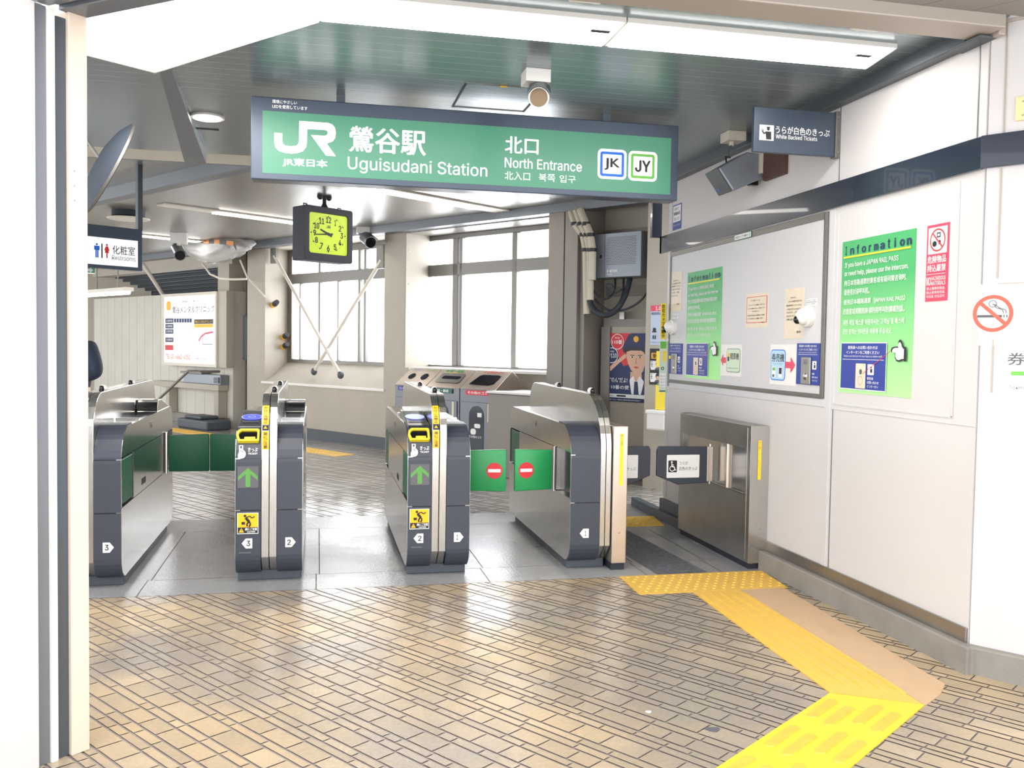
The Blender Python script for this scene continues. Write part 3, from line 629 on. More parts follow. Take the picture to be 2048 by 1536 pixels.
def gate(X, label, left=.15, fin=.095, right=.15, nl=None, nr=None, pad=None, flaps_l=('in', 'in'), flaps_r=('in', 'in'), fr=(.22, .27), no_entry=True, stickers=True):
    root = tag(empty('ticket_gate', (X, 5.58, 0)), label, 'ticket gate')
    Wd = left+fin+right
    MB().box(.01, Wd-.01, .10, 1.68, 0, .058).build('base', 'base', root, bevel=.004)
    sides = []
    if left: sides.append((0, left, 1, nl, flaps_l))
    if right: sides.append((left+fin, Wd, -1, nr, flaps_r))
    for xa, xb, s, num, fl in sides:
        mb = MB(); t = .03; lo, hi = .478, .772; g = .002
        cx = (xa+t, xb) if s > 0 else (xa, xb-t); sx = (xa, xa+t) if s > 0 else (xb-t, xb)
        mb.prism(PB, 'x', cx[0], cx[1], 0)
        mb.prism(clip(PB, 1, lo-g, True), 'x', *sx, 1); mb.prism(clip(PB, 1, hi+g, False), 'x', *sx, 1)
        mid = clip(clip(PB, 1, lo+g, False), 1, hi-g, True)
        mb.prism(clip(clip(mid, 0, .355, False), 0, 1.525, True), 'x', *sx, 1)
        mb.prism(clip(mid, 0, .012, True), 'x', *sx, 1); mb.prism(clip(mid, 0, 1.868, False), 'x', *sx, 1)
        bo = mb.build('body', ['blackg', 'steel'], root)
        xo = xa if s > 0 else xb
        lk = MB().box(xo-.004, xo+.004, .93, .975, .862, .905); lk2 = lk.build('lock_plate', 'alu', bo, bevel=.002)
        MB().box(xo-.006, xo+.006, .942, .962, .872, .888).build('keyhole', 'lens', lk2)
        for k in range(3):
            MB().box(xo-.0015, xo+.0015, .62+.05*k, .65+.05*k, .52, .56).build('vent', 'darkv', bo)
        cv = MB()
        for z0, z1 in ((.05, .446), (.452, .757), (.763, 1.0)): cover_strip(cv, xa+.003 if s > 0 else xa, xb if s > 0 else xb-.003, z0, z1)
        cv.build('front_panel', 'black', root)
        # flaps: stored in their recess, or swung across the lane
        for kk, stt in enumerate(fl):
            yh = .365 if kk == 0 else 1.515; dirn = -1 if kk == 0 else 1
            if stt == 'in':
                MB().box(min(xo+s*.004, xo+s*.026), max(xo+s*.004, xo+s*.026), *sorted((yh+dirn*.02, yh+dirn*.335)), .49, .76).build('flap', 'greend', root, bevel=.008)
            else:
                MB().tube([(xo-s*.012, yh, .47), (xo-s*.012, yh, .778)], .012).build('hinge_post', 'steel', root, smooth=True)
                a = math.radians(4); L = .27 if kk == 0 else .285
                pz = MB().box(-.014, .014, 0, 1, .483, .757)
                x1 = xo-s*.03; x2 = xo-s*(.03+L); dy = -.03 if kk == 0 else .03
                pz = MB(); th = .016
                pz.add([(x1, yh-th, .483), (x2, yh+dy-th, .478), (x2, yh+dy+th, .478), (x1, yh+th, .483), (x1, yh-th, .755), (x2, yh+dy-th, .762), (x2, yh+dy+th, .762), (x1, yh+th, .755)],
                       [(3, 2, 1, 0), (4, 5, 6, 7), (0, 1, 5, 4), (1, 2, 6, 5), (2, 3, 7, 6), (3, 0, 4, 7)])
                fo = pz.build('flap', 'green' if kk == 0 else 'greend', root, bevel=.009, smooth=True)  # rear flaps: their shade is put into the darker green
                if kk == 0 and no_entry:
                    xc = x1+(x2-x1)*.70; yc = yh+dy*.70-th-.0015; zc = .62; n = 28
                    yf = lambda x: yh+dy*(x-x1)/(x2-x1)-th-.002
                    d = MB().add([(xc+.054*math.cos(2*PI*i/n), yf(xc+.054*math.cos(2*PI*i/n)), zc+.054*math.sin(2*PI*i/n)) for i in range(n)], [tuple(range(n))], 0)
                    d.add([(xc+q, yf(xc+q)-.001, zc+g_) for q, g_ in ((-.042, -.011), (.042, -.011), (.042, .011), (-.042, .011))], [(0, 1, 2, 3)], 1)
                    d.build('no_entry_disc', ['red', 'whitep'], fo)
        if num: plate(root, (xa+xb)/2+(.0 if s > 0 else .0), .25, num, s > 0)
        # readers at the near end (left half) and mirrored at the far end (right half)
        if s < 0:
            mb = MB().prism([(1.79, .90), (1.775, .96), (1.40, 1.035), (1.28, 1.035), (1.24, .95), (1.24, .9)], 'x', xa+.004, xb-.006); r2 = mb.build('far_reader', 'steel', root, bevel=.005)
            MB().box(xa+.006, xb-.006, 1.232, 1.242, .965, 1.02).build('dark_lip', 'lens', r2)
            MB().box(xa+.006, xb-.006, .55, .562, .948, .962).build('lid_edge', 'steel', root)
    if pad: reader(root, 0, left, pad)
    # the fin along the middle
    rx, rz = fr; f0 = left; f1 = left+fin
    P = [(.10, .058), (.0, .16), (-.004, 1.145-rz)]+arc(rx-.004, 1.145-rz, rx, rz, 180, 90, 10)[1:]+[(1.84, 1.155)]+arc(1.84, .98, .19, .175, 90, 0, 8)[1:]+[(2.03, .2), (1.93, .058)]
    fb = MB(); xm = (f0+f1)/2
    fb.prism(P, 'x', f0+.001, xm-.0015); fb.prism(P, 'x', xm+.0015, f1-.001)
    fo = fb.build('fin', 'steel', root, bevel=.003)
    MB().box(xm-.004, xm+.004, .12, 1.9, .1, .9).build('joint', 'lens', fo)
    for yy in (.40, 1.28):
        lb = MB(); lb.ball((xm+.012, yy, 1.155), .022, .05, .026); lmp = lb.build('indicator_lamp', 'white', fo, smooth=True)
        MB().ball((xm+.012, yy-.04, 1.158), .017, .022, .02).build('lamp_lens', 'lens', lmp, smooth=True)
    if stickers:
        for za, zb, txt, mm in ((.965, 1.075, 'かけこみ禁止', 'yellowd'), (.815, .925, '扉にご注意', 'yellowd')):
            vs = []
            b = Board((0, 0, 0), 0, -.0075); b.k = 0
            def yy_(z): return max(0, rx*(1-math.sqrt(max(0, 1-((z-(1.145-rz))/rz)**2))) if z > 1.145-rz else 0)
            mb = MB(); n = 6; xs0, xs1 = f0+.006, xm-.003
            for i in range(n):
                a, c = za+(zb-za)*i/n, za+(zb-za)*(i+1)/n
                mb.add([(xs0, yy_(a)-.0085, a), (xs1, yy_(a)-.0085, a), (xs1, yy_(c)-.0085, c), (xs0, yy_(c)-.0085, c)], [(0, 1, 2, 3)], 0)
            gv, gf = glyphs(txt, .02, True); a0 = min(v[0] for v in gv); a1 = max(v[0] for v in gv); b0 = min(v[1] for v in gv); b1 = max(v[1] for v in gv)
            pts = []
            for v in gv:
                z = za+.006+(v[1]-b0)/(b1-b0)*(zb-za-.012); pts.append((xs0+.007+(v[0]-a0)/(a1-a0)*(xs1-xs0-.014), yy_(z)-.0092-v[2], z))
            mb.add(pts, gf, 1); mb.build('warning_sticker', [mm, 'ink'], fo)
        z = .945; mb = MB(); q = [(xs0, z-.016), (xs1, z-.016), (xs1, z+.016), (xs0, z+.016)]
        mb.add([(p[0], yy_(p[1])-.0085, p[1]) for p in q], [(0, 1, 2, 3)], 0); mb.add([(xs0+.004, yy_(z)-.0092, z-.012), (xs1-.004, yy_(z)-.0092, z-.012), (xm-(xm-f0)/2, yy_(z)-.0092, z+.012)], [(0, 1, 2)], 1)
        mb.build('warning_sticker', ['ink', 'yellowd'], fo)
    return root
gate(-1.508, 'leftmost steel ticket gate, with a pointed number 3 plate, half behind the entrance pillar', nl='4', nr='3', pad='blueglow', flaps_r=('in', 'out'))
gate(-.478, 'ticket gate with bright blue touch pad and plates numbered 3 and 2', nl='3', nr='2', pad='blueglow', flaps_l=('in', 'out'))
gate(.552, 'middle ticket gate with pale touch pad and plates numbered 2 and 1', nl='2', nr='1', pad='paleglow', flaps_r=('out', 'in'))  # pale pad: a bluish reflection put into its glowing colour
gate(1.605, 'single ticket gate without touch pad, plate numbered 1, beside the slim steel post', left=.2, fin=.075, right=0, nl='1', flaps_l=('out', 'in'), fr=(.36, .36), stickers=False)

# slim steel housings of the wide gate
def vertical_sticker(root, org_x, y, z0, z1, text):
    b = Board((0, 0, 0), 0, y); b.rect('yellow', org_x-.012, org_x+.012, z0, z1, 'warning_sticker')
    n = 5; zc = z1-.006-(z1-z0-.012)*.27
    b.text('orangered', text[0], org_x-.008, org_x+.008, zc+.006, z1-.006, .01, 'warning_sticker', True)
    b.text('yellowd', text[1], org_x-.008, org_x+.008, z0+.006, zc-.006, .01, 'warning_sticker', True); b.finish(root)
hs = tag(empty('flap_housing', (1.886, 5.56, 0)), 'slim steel post of the wide gate, pressed against the gate numbered 1', 'gate post')
MB().box(0, .098, 0, 1.15, .048, .948).build('housing', 'steelw', hs, bevel=.004)
bx('base', 'rubber', .004, .094, .02, 1.13, 0, .048, hs)
MB().box(.002, .096, .002, .05, .048, .062).build('foot_strip', 'steel', hs)
MB().ball((.05, -.001, .25), .006, .003, .006).build('screw', 'steelr', hs)
vertical_sticker(hs, .055, 0, .56, .90, ('扉にご注意!', 'かけこみはおやめください'))
fx = tag(empty('flap_cabinet', (2.80, 5.45, 0)), 'wide brushed steel cabinet of the wide gate on the right wall', 'gate cabinet')
mb = MB(); mb.box(.03, .13, 0, 1.19, .04, .956)
mb.box(0, .03, 0, 1.19, .04, .49).box(0, .03, 0, 1.19, .80, .956).box(0, .03, 0, .07, .49, .80).box(0, .03, 1.13, 1.19, .49, .80)
mb.build('housing', 'steelr', fx, bevel=.003)
MB().box(-.003, .001, .05, .06, .06, .94).box(-.004, .13, -.004, .004, .044, .956).build('edge_strip', 'steel', fx, bevel=.001)
bx('recess_plate', 'steel', .022, .031, .07, 1.13, .49, .80, fx)
MB().tube([(.012, .36, .49), (.012, .36, .80)], .016).build('recess_rib', 'steelw', fx, smooth=True)
bx('base', 'rubber', .01, .12, .02, 1.17, 0, .04, fx)
MB().ball((.075, -.004, .27), .006, .003, .006).build('screw', 'steelr', fx)
vertical_sticker(fx, .06, -.005, .60, .86, ('扉にご注意!', 'かけこみはおやめください'))
def wide_flap(parent, xh, xt, y, left_text):
    s = 1 if xt > xh else -1
    q = [(xh, .495), (xt-s*.16, .485), (xt, .55), (xt, .735), (xt-s*.012, .762), (xh, .758)]
    fo = MB().prism(q, 'y', y-.013, y+.013).build('wide_flap', 'black', parent, bevel=.006)
    return fo
f2 = wide_flap(fx, -.045, -.432, .58, True)
MB().box(-.05, -.006, .565, .595, .505, .757).build('hinge_plate', 'steelw', f2, bevel=.003)
MB().tube([(-.022, .58, .485), (-.022, .58, .775)], .009).build('hinge_post', 'steel', f2, smooth=True)
b = Board((0, 0, 0), 0, .566)
b.rect('whitep', -.36, -.11, .535, .70, 'notice', .006); b.rect('ink', -.348, -.282, .575, .66, 'notice', .006)
b.disc('whitep', -.322, .648, .007, part='notice'); b.line('whitep', [(-.322, .64), (-.320, .615), (-.302, .613), (-.296, .59), (-.288, .592)], .007, 'notice'); b.disc('whitep', -.318, .602, .021, .015, part='notice'); b.line('whitep', [(-.32, .63), (-.306, .628)], .005, 'notice')
b.text('inkg', 'うらが', -.264, -.198, .628, .655, .0, 'notice'); b.text('inkg', '白色のきっぷ', -.264, -.126, .588, .615, .0, 'notice'); b.finish(f2)
f1 = wide_flap(hs, .10, .44, .49, False)
b = Board((0, 0, 0), 0, .476); b.rect('whitep', .11, .345, .535, .70, 'notice', .006)
b.text('inkg', 'うらが', .185, .25, .628, .655, .0, 'notice'); b.text('inkg', '白色のきっぷ', .185, .33, .588, .615, .0, 'notice'); b.finish(f1)

# ------------------------------------------------------------------ helpers for the small things
def pw(x, y, v):
    """where a sight line meets the plane <v> metres out in the window-wall frame: local (s, v, z)"""
    p = on_plane(x, y, VA, v); return (-UA.dot(p), v, p.z)
def flat(parent, name, mats, T, items):
    mb = MB(); mb.T = T; z = 0
    for it in items:
        z += .0004
        if it[0] == 't':
            _, mi, t, x0, x1, y0, y1 = it[:7]; vs, fs = glyphs(t, it[7] if len(it) > 7 else .02)
            a0 = min(v[0] for v in vs); a1 = max(v[0] for v in vs); b0 = min(v[1] for v in vs); b1 = max(v[1] for v in vs)
            mb.add([(x0+(v[0]-a0)/(a1-a0)*(x1-x0), y0+(v[1]-b0)/(b1-b0)*(y1-y0), z+v[2]) for v in vs], fs, mi)
        else: mb.add([(p[0], p[1], z) for p in it[2]], [tuple(range(len(it[2])))], it[1])
    return mb.build(name, mats, parent)

# ------------------------------------------------------------------ station sign over the gates
sg = tag(bx('station_sign', 'frame', -.385, 2.243, 0, .13, 2.402, 2.877, bevel=.006), 'long green illuminated station name sign hanging over the gates', 'sign'); sg.location = (0, 5.45, 0)
for x in (.1, 1.75): bx('hanger', 'beamd', x, x+.05, .04, .09, 2.877, ZF, sg)
b = Board((0, 5.45, 0), 0, 0)
a0 = b.px(525, 221); a1 = b.px(1340, 391)
b.rect('signgreen', a0[0], a1[0], b.px(523, 345.5)[1], a0[1], 'lit_panel')
c1 = lambda x, y: b.px(480+x/4.452, 160+y/4.452)
JRP = [(305,470),(378,475),(376,545),(385,572),(410,586),(450,590),(495,588),(518,572),(525,545),(527,365),(780,382),(820,395),(845,425),(853,470),(848,515),(825,548),(772,566),(853,679),(765,673),(632,490),(755,497),(775,488),(782,470),(775,452),(755,446),(598,437),(596,560),(588,600),(560,635),(510,652),(460,656),(400,650),(345,632),(315,600),(305,560)]
b.poly('signwhite', [c1(*p) for p in JRP], 'logo')
b.ptext('signwhite', 'JR東日本', 565, 315, 655, 333, .03)
b.ptext('signwhite', '鶯谷駅', 698, 251, 852, 303, .022)
b.ptext('signwhite', 'Uguisudani Station', 695.6, 312.5, 974.5, 345, .004)
b.ptext('signwhite', '北口', 1010, 272, 1077, 306, .02)
b.ptext('signwhite', 'North Entrance', 1009.5, 315, 1163.5, 335, .006)
b.ptext('signwhite', '北入口', 1009.5, 342.5, 1060, 359, .0)
b.ptext('signwhite', '북쪽', 1077.5, 347, 1110, 362.5, .0); b.ptext('signwhite', '입구', 1119, 350, 1151, 365, .0)
for x0, x1, yt, yb, cm, t in ((1195.5, 1252, 297, 357, 'skyblue', 'JK'), (1257, 1313, 301.5, 361, 'lime', 'JY')):
    p0 = b.px(x0, yt); p1 = b.px(x1, yb); z1 = p0[1]; z0 = b.px(x0, yb)[1]; w_ = p1[0]-p0[0]
    b.rect('signwhite', p0[0], p1[0], z0, z1, 'line_mark', .03); b.rect(cm, p0[0]+.016, p1[0]-.016, z0+.016, z1-.016, 'line_mark', .016); b.rect('signwhite', p0[0]+.033, p1[0]-.033, z0+.033, z1-.033, 'line_mark', .004)
    b.text('ink', t, p0[0]+.043, p1[0]-.043, z0+.055, z1-.055, .035, 'line_mark')
b.ptext('signwhite', '環境にやさしい', 545, 199.5, 594, 206.5, .0); b.ptext('signwhite', 'LEDを使用しています', 545, 209, 615, 216.5, .0)
b.finish(sg)

# ------------------------------------------------------------------ printed things on the right wall
def gradient(name, c0, c1):
    m = mat(name, c0, .4); nt = m.node_tree; tc = nt.nodes.new('ShaderNodeTexCoord'); sx = nt.nodes.new('ShaderNodeSeparateXYZ'); cr = nt.nodes.new('ShaderNodeValToRGB')
    nt.links.new(tc.outputs['Generated'], sx.inputs[0]); nt.links.new(sx.outputs[2], cr.inputs[0]); e = cr.color_ramp.elements
    e[0].color = (*lin(c1), 1); e[1].color = (*lin(c0), 1); e[1].position = .75; nt.links.new(cr.outputs[0], nt.nodes['Principled BSDF'].inputs['Base Color']); return m
M['greengrad'] = gradient('green_poster_print', (70, 172, 104), (178, 246, 160))
def bluebox(b, x0, x1, z0, z1, drawn=True):
    w_ = x1-x0; h = z1-z0; X = lambda f: x0+w_*f; Z = lambda f: z1-h*f
    b.rect('whitep', x0-.005, x1+.005, z0-.005, z1+.005, 'print'); b.rect('blue', x0, x1, z0, z1, 'print')
    b.text('whitep', '駅係員へのお問い合わせは', X(.16), X(.82), Z(.13), Z(.055), .015, 'print'); b.text('whitep', 'インターホンをご利用ください', X(.12), X(.86), Z(.235), Z(.16), .015, 'print')
    b.text('whitep', 'Please use intercom for any inquiry to station staff', X(.07), X(.92), Z(.31), Z(.26), .0, 'print'); b.rect('whitep', X(.04), X(.96), Z(.36), Z(.35), 'print')
    b.rect('whitep', X(.62), X(.76), Z(.68), Z(.45), 'print', .004); b.rect('navyink', X(.68), X(.725), Z(.63), Z(.55), 'print'); b.disc('navyink', X(.70), Z(.52), w_*.013, part='print')
    for i, (t, xr) in enumerate((('駅係員', .75), ('お問い合わせ', .87), ('インターホン', .86), ('Intercom', .72))):
        b.text('whitep', t, X(.62), X(xr), Z(.785+.085*i), Z(.725+.085*i+(.02 if i == 3 else 0)), .012, 'print')
    if drawn:
        b.rect('paper', X(.36), X(.585), Z(.98), Z(.44), 'print', .005)
        b.disc('inkg', X(.475), Z(.62), w_*.032, part='print', rz_=h*.06)
        b.disc('red', X(.47), Z(.81), w_*.055, w_*.05, part='print', rz_=h*.10)
def info_poster(label, x0, x1, z0, z1, wx=2.93):
    o, b = sheet('information_poster', label, 'poster', (wx, 0, 0), RWALL, x0, x1, z0, z1, 'greengrad', .003)
    w_ = x1-x0; h = z1-z0; X = lambda f: x0+w_*f; Z = lambda f: z1-h*f
    for i, c in enumerate('Information'):
        f = .035+.086*i
        b.text('navyink', c, X(f+(.014 if c in 'Iit' else .012 if c in 'fr' else 0)), X(f+(.034 if c in 'I' else .034 if c in 'i' else .046 if c in 'tfr' else .060)), Z(.092), Z(.034 if c in 'Iift' else .05), .035)
    b.rect('yellow', X(.03), X(.95), Z(.112), Z(.101), 'rule')
    for t, xr, a, c in (('If you have a JAPAN RAIL PASS', .80, .142, .182), ('or need help, please use the intercom.', .93, .198, .238), ('持日本铁路通票的乘客或有疑问需咨询时,', .91, .258, .298), ('请使用对讲呼叫机。', .43, .318, .358),
                        ('使用日本鐵路通票（JAPAN RAIL PASS）', .90, .385, .425), ('的旅客或相關諮詢·請利用呼叫對講機對談。', .90, .445, .485), ('재팬 레일 패스를 이용하시는 고객님 및 패스에', .90, .52, .557), ('관한 문의는 인터폰을 이용해 주십시오.', .75, .58, .615)):
        b.text('whitep', t, X(.055), X(xr), Z(c), Z(a), .008)
    bluebox(b, X(.045), X(.685), z0+.025, Z(.675))
    hx, hz, k = X(.86), Z(.735), w_*.01
    H = [(-10, 3), (-9, 6), (-6, 7.5), (-1, 7.5), (-1.5, 12), (-.5, 15), (1.5, 15.5), (3, 13), (4, 9), (6, 6), (8, 6), (8, -8), (4, -8), (0, -10), (-3, -9), (-5, -5), (-5, 1), (-9, 1)]
    b.poly('ink', [(hx+p[0]*k*1.08, hz+p[1]*k*.70) for p in H], 'pointing_hand'); b.poly('whitep', [(hx-.2*k+p[0]*k*.88, hz+p[1]*k*.56) for p in H], 'pointing_hand'); b.rect('ink', hx+6*k, hx+9*k, hz-6.5*k, hz+5*k, 'pointing_hand')
    b.line('red', [(hx-10*k, hz+2*k), (X(.38), Z(.87))], .003, 'pointing_hand'); b.finish(o)
info_poster('green Information poster on the plain white wall beside the red hazard sticker', -4.655, -4.008, 1.224, 2.078)
info_poster('green Information poster in the framed wall panel, farther into the station', -6.85, -6.21, 1.227, 2.072, 2.925)
# red hazard sticker
o, b = sheet('hazard_sticker', 'tall red dangerous-goods sticker on the white wall right of the poster', 'sticker', (2.93, 0, 0), RWALL, -3.925, -3.765, 1.705, 2.077, 'pink', .002)
b.rect('whitep', -3.913, -3.777, 1.935, 2.063, 'print', .004); b.disc('red', -3.845, 2.0, .056, .048, 'print')
b.rect('ink', -3.852, -3.824, 2.012, 2.036, 'print'); b.rect('whitep', -3.846, -3.83, 2.018, 2.03, 'print'); b.disc('ink', -3.866, 1.983, .016, part='print', rz_=.014); b.rect('ink', -3.835, -3.822, 1.977, 1.998, 'print')
b.line('red', [(-3.883, 2.038), (-3.807, 1.962)], .008, 'print')
b.text('whitep', '危険物品', -3.912, -3.778, 1.89, 1.926, .02, 'print'); b.text('whitep', '持込厳禁', -3.912, -3.778, 1.848, 1.884, .02, 'print'); b.rect('whitep', -3.914, -3.776, 1.836, 1.838, 'print')
b.text('whitep', 'NO', -3.914, -3.882, 1.783, 1.824, .02, 'print'); b.text('whitep', 'HAZARDOUS', -3.878, -3.776, 1.806, 1.826, .01, 'print'); b.text('whitep', 'MATERIALS', -3.878, -3.776, 1.782, 1.802, .01, 'print')
b.text('whitep', '禁止攜帶危險品', -3.91, -3.78, 1.760, 1.775, .0, 'print'); b.text('whitep', '禁止携带危险品', -3.91, -3.78, 1.741, 1.755, .0, 'print'); b.text('whitep', '위험물 반입금지', -3.91, -3.78, 1.722, 1.736, .0, 'print'); b.finish(o)
# intercoms
for label, x0, x1, pr in (('blue intercom board with steel plate at the right edge of the framed panel', -5.11, -4.848, .5), ('blue intercom board with steel plate at the far left edge of the framed panel', -7.198, -6.92, .45)):
    o, b = sheet('intercom', label, 'intercom', (2.925, 0, 0), RWALL, x0, x1, 1.25, 1.502, 'blue', .008, bevel=.001)
    w_ = x1-x0; X = lambda f: x0+w_*f
    b.text('whitep', '駅係員へのお問い合わせは', X(.12), X(.88), 1.478, 1.493, .01); b.text('whitep', 'インターホンをご利用ください', X(.1), X(.92), 1.456, 1.471, .01); b.text('whitep', 'Please use intercom for any inquiry to station staff', X(.1), X(.9), 1.442, 1.450, 0); b.rect('whitep', X(.08), X(.93), 1.433, 1.435, 'rule')
    b.rect('whitep', X(.72), X(.90), 1.345, 1.395, 'pictogram', .003); b.rect('navyink', X(.79), X(.86), 1.352, 1.372, 'pictogram'); b.disc('navyink', X(.825), 1.381, .006, part='pictogram')
    for i, t in enumerate(('駅係員', 'お問い合わせ', 'インターホン')): b.text('whitep', t, X(.72), X(.83 if i == 0 else .97), 1.312-.02*i, 1.324-.02*i, .01)
    if pr == .45: b.rect('yellow', X(.04), X(.18), 1.375, 1.40, 'pictogram')
    b.finish(o)
    pl_ = MB().box(X(.28), X(.68), -.020, -.008, 1.253, 1.418).build('intercom_plate', 'steelr', o, bevel=.003)
    MB().ball((X(.48), -.02, 1.30), .022, .006, .022).build('call_button', 'steel', pl_, smooth=True)
    for i in range(4): MB().box(X(.40), X(.56), -.0212, -.019, 1.375+.008*i, 1.378+.008*i).build('speaker_slot', 'darkv', pl_)
# notices
def notice(label, x0, x1, z0, z1, rows, frame=None, m='paper', head=None, foot=None, x=2.925):
    o, b = sheet('notice', label, 'notice', (x, 0, 0), RWALL, x0, x1, z0, z1, m, .0025)
    w_ = x1-x0; h = z1-z0
    if frame: b.rect(frame, x0+w_*.04, x1-w_*.04, z0+h*.14, z1-h*.10, 'print'); b.rect('paper', x0+w_*.06, x1-w_*.06, z0+h*.155, z1-h*.115, 'print')
    for t, a, c, f, g in rows: b.text('ink', t, x0+w_*a, x0+w_*c, z1-h*g, z1-h*f, .012)
    b.finish(o); return o
notice('small cream paper notice with red border in the middle of the framed panel', -5.817, -5.502, 1.61, 1.845, [('お知らせ', .25, .65, .19, .225), ('このインターホンは係員につながります', .12, .88, .32, .36), ('きっぷのお問い合わせにご利用ください', .12, .88, .42, .46), ('ご協力をお願いします', .3, .6, .51, .54), ('お急ぎのお客さまは改札をご利用', .1, .86, .62, .665), ('いただきますようお願いします', .12, .8, .71, .755), ('駅長', .75, .86, .84, .87)], frame='red')
notice('crinkled cream paper notice beside the right dome camera', -5.281, -5.05, 1.532, 1.848, [('お客さまへ', .3, .6, .17, .2), ('ただいま係員が不在のため', .2, .9, .24, .275), ('駅係員呼出インターホンに', .1, .9, .32, .355), ('て対応させていただき', .12, .85, .395, .43), ('ております。ご不便を', .1, .8, .46, .495), ('おかけいたしますが', .12, .85, .53, .565), ('ご理解ご協力をお願い', .1, .7, .6, .635), ('駅長', .68, .9, .85, .89)])
notice('crinkled cream paper notice above the far dome camera', -7.19, -6.966, 1.77, 2.10, [('お客さまへ', .2, .7, .2, .24), ('ただいま係員が不在のため', .08, .9, .27, .31), ('駅係員呼出インターホンに', .08, .9, .34, .38), ('て対応させていただき', .08, .85, .42, .46), ('ております。ご不便を', .08, .8, .5, .54), ('おかけいたします', .08, .65, .58, .62), ('駅長', .6, .85, .8, .84)])
for label, x0, x1 in (('small white label with green stripe above the right dome camera', -5.016, -4.905), ('small white label above the far dome camera', -7.15, -7.03)):
    z1 = 1.772 if x0 > -6 else 1.752
    o, b = sheet('label_strip', label, 'label', (2.925, 0, 0), RWALL, x0, x1, z1-.04, z1, 'whitep', .002)
    b.rect('greend', x0, x1, z1-.022, z1-.019, 'print'); b.text('inkg', '防犯カメラ作動中', x0+.008, x1-.008, z1-.014, z1-.005, 0, 'print'); b.text('inkg', 'カメラ録画', x0+.008, x1-.02, z1-.036, z1-.027, 0, 'print'); b.finish(o)
o, b = sheet('camera_label', 'small green-bordered label under the dark band at the top of the framed panel', 'label', (2.918, 0, 0), RWALL, -6.01, -5.745, 2.234, 2.278, 'greend', .003)
b.rect('whitep', -6.003, -5.752, 2.239, 2.273, 'print', .004); b.text('ink', '防犯カメラ作動中', -5.985, -5.80, 2.247, 2.265, .02, 'print'); b.disc('inkg', -5.775, 2.256, .01, .006, 'print'); b.finish(o)
# red arrow notices
o, b = sheet('arrow_notice', 'ticket machine notice with a blue box and red arrow pointing right', 'notice', (2.925, 0, 0), RWALL, -5.455, -5.12, 1.235, 1.495, 'white', .002)
b.rect('skyblue', -5.445, -5.253, 1.262, 1.462, 'print', .03); b.rect(mat('pale_blue', (180, 214, 236), .5), -5.439, -5.259, 1.268, 1.456, 'print', .026)
b.text('ink', '券売機', -5.43, -5.268, 1.382, 1.437, .02, 'print'); b.text('inkg', 'Ticket vending machine', -5.41, -5.29, 1.365, 1.373, 0, 'print')
b.rect('whitep', -5.42, -5.375, 1.28, 1.35, 'print', .004); b.rect('lime', -5.415, -5.38, 1.325, 1.345, 'print'); b.rect('inkg', -5.415, -5.39, 1.283, 1.30, 'print'); b.rect('whitep', -5.335, -5.29, 1.28, 1.35, 'print', .004); b.rect('ink', -5.33, -5.295, 1.305, 1.345, 'print')
ax = -5.25; b.poly('pink', [(ax, 1.345), (ax+.065, 1.345), (ax+.065, 1.315), (ax+.12, 1.365), (ax+.065, 1.415), (ax+.065, 1.385), (ax, 1.385)], 'print'); b.finish(o)
o, b = sheet('arrow_notice', 'fare adjustment notice with a green box and red arrow pointing left', 'notice', (2.925, 0, 0), RWALL, -6.20, -5.87, 1.265, 1.495, 'white', .002)
b.rect('greend', -6.10, -5.885, 1.295, 1.465, 'print', .025); b.rect(mat('pale_green', (206, 224, 198), .5), -6.096, -5.889, 1.299, 1.461, 'print', .022)
b.text('ink', '精算機', -6.04, -5.905, 1.385, 1.435, .02, 'print'); b.rect('ink', -6.085, -6.055, 1.375, 1.41, 'print'); b.rect('yellowd', -6.08, -6.05, 1.405, 1.432, 'print'); b.text('inkg', 'Fare adjustment machine', -6.08, -5.91, 1.32, 1.328, 0, 'print')
b.poly('pink', [(-6.11, 1.36), (-6.155, 1.36), (-6.155, 1.335), (-6.195, 1.38), (-6.155, 1.425), (-6.155, 1.40), (-6.11, 1.40)], 'print'); b.finish(o)
# dome cameras
for label, x, z in (('white dome camera over the edge of the right paper notice', -4.985, 1.665), ('white dome camera at the far edge of the framed panel', -7.12, 1.64)):
    o = MB().tube([(0, 0, 0), (0, -.028, 0), (0, -.034, 0)], [.064, .064, .058], 28).build('dome_camera', 'white', smooth=True); o.location = (2.925, -x, z); o.rotation_euler = (0, 0, RWALL); tag(o, label, 'camera')
    MB().ball((-.004, -.034, 0), .055, .05, .055, n=20).build('dome', 'white', o, smooth=True)
    MB().ball((-.020, -.068, -.020), .027, .025, .027).build('lens', 'lens', o, smooth=True)
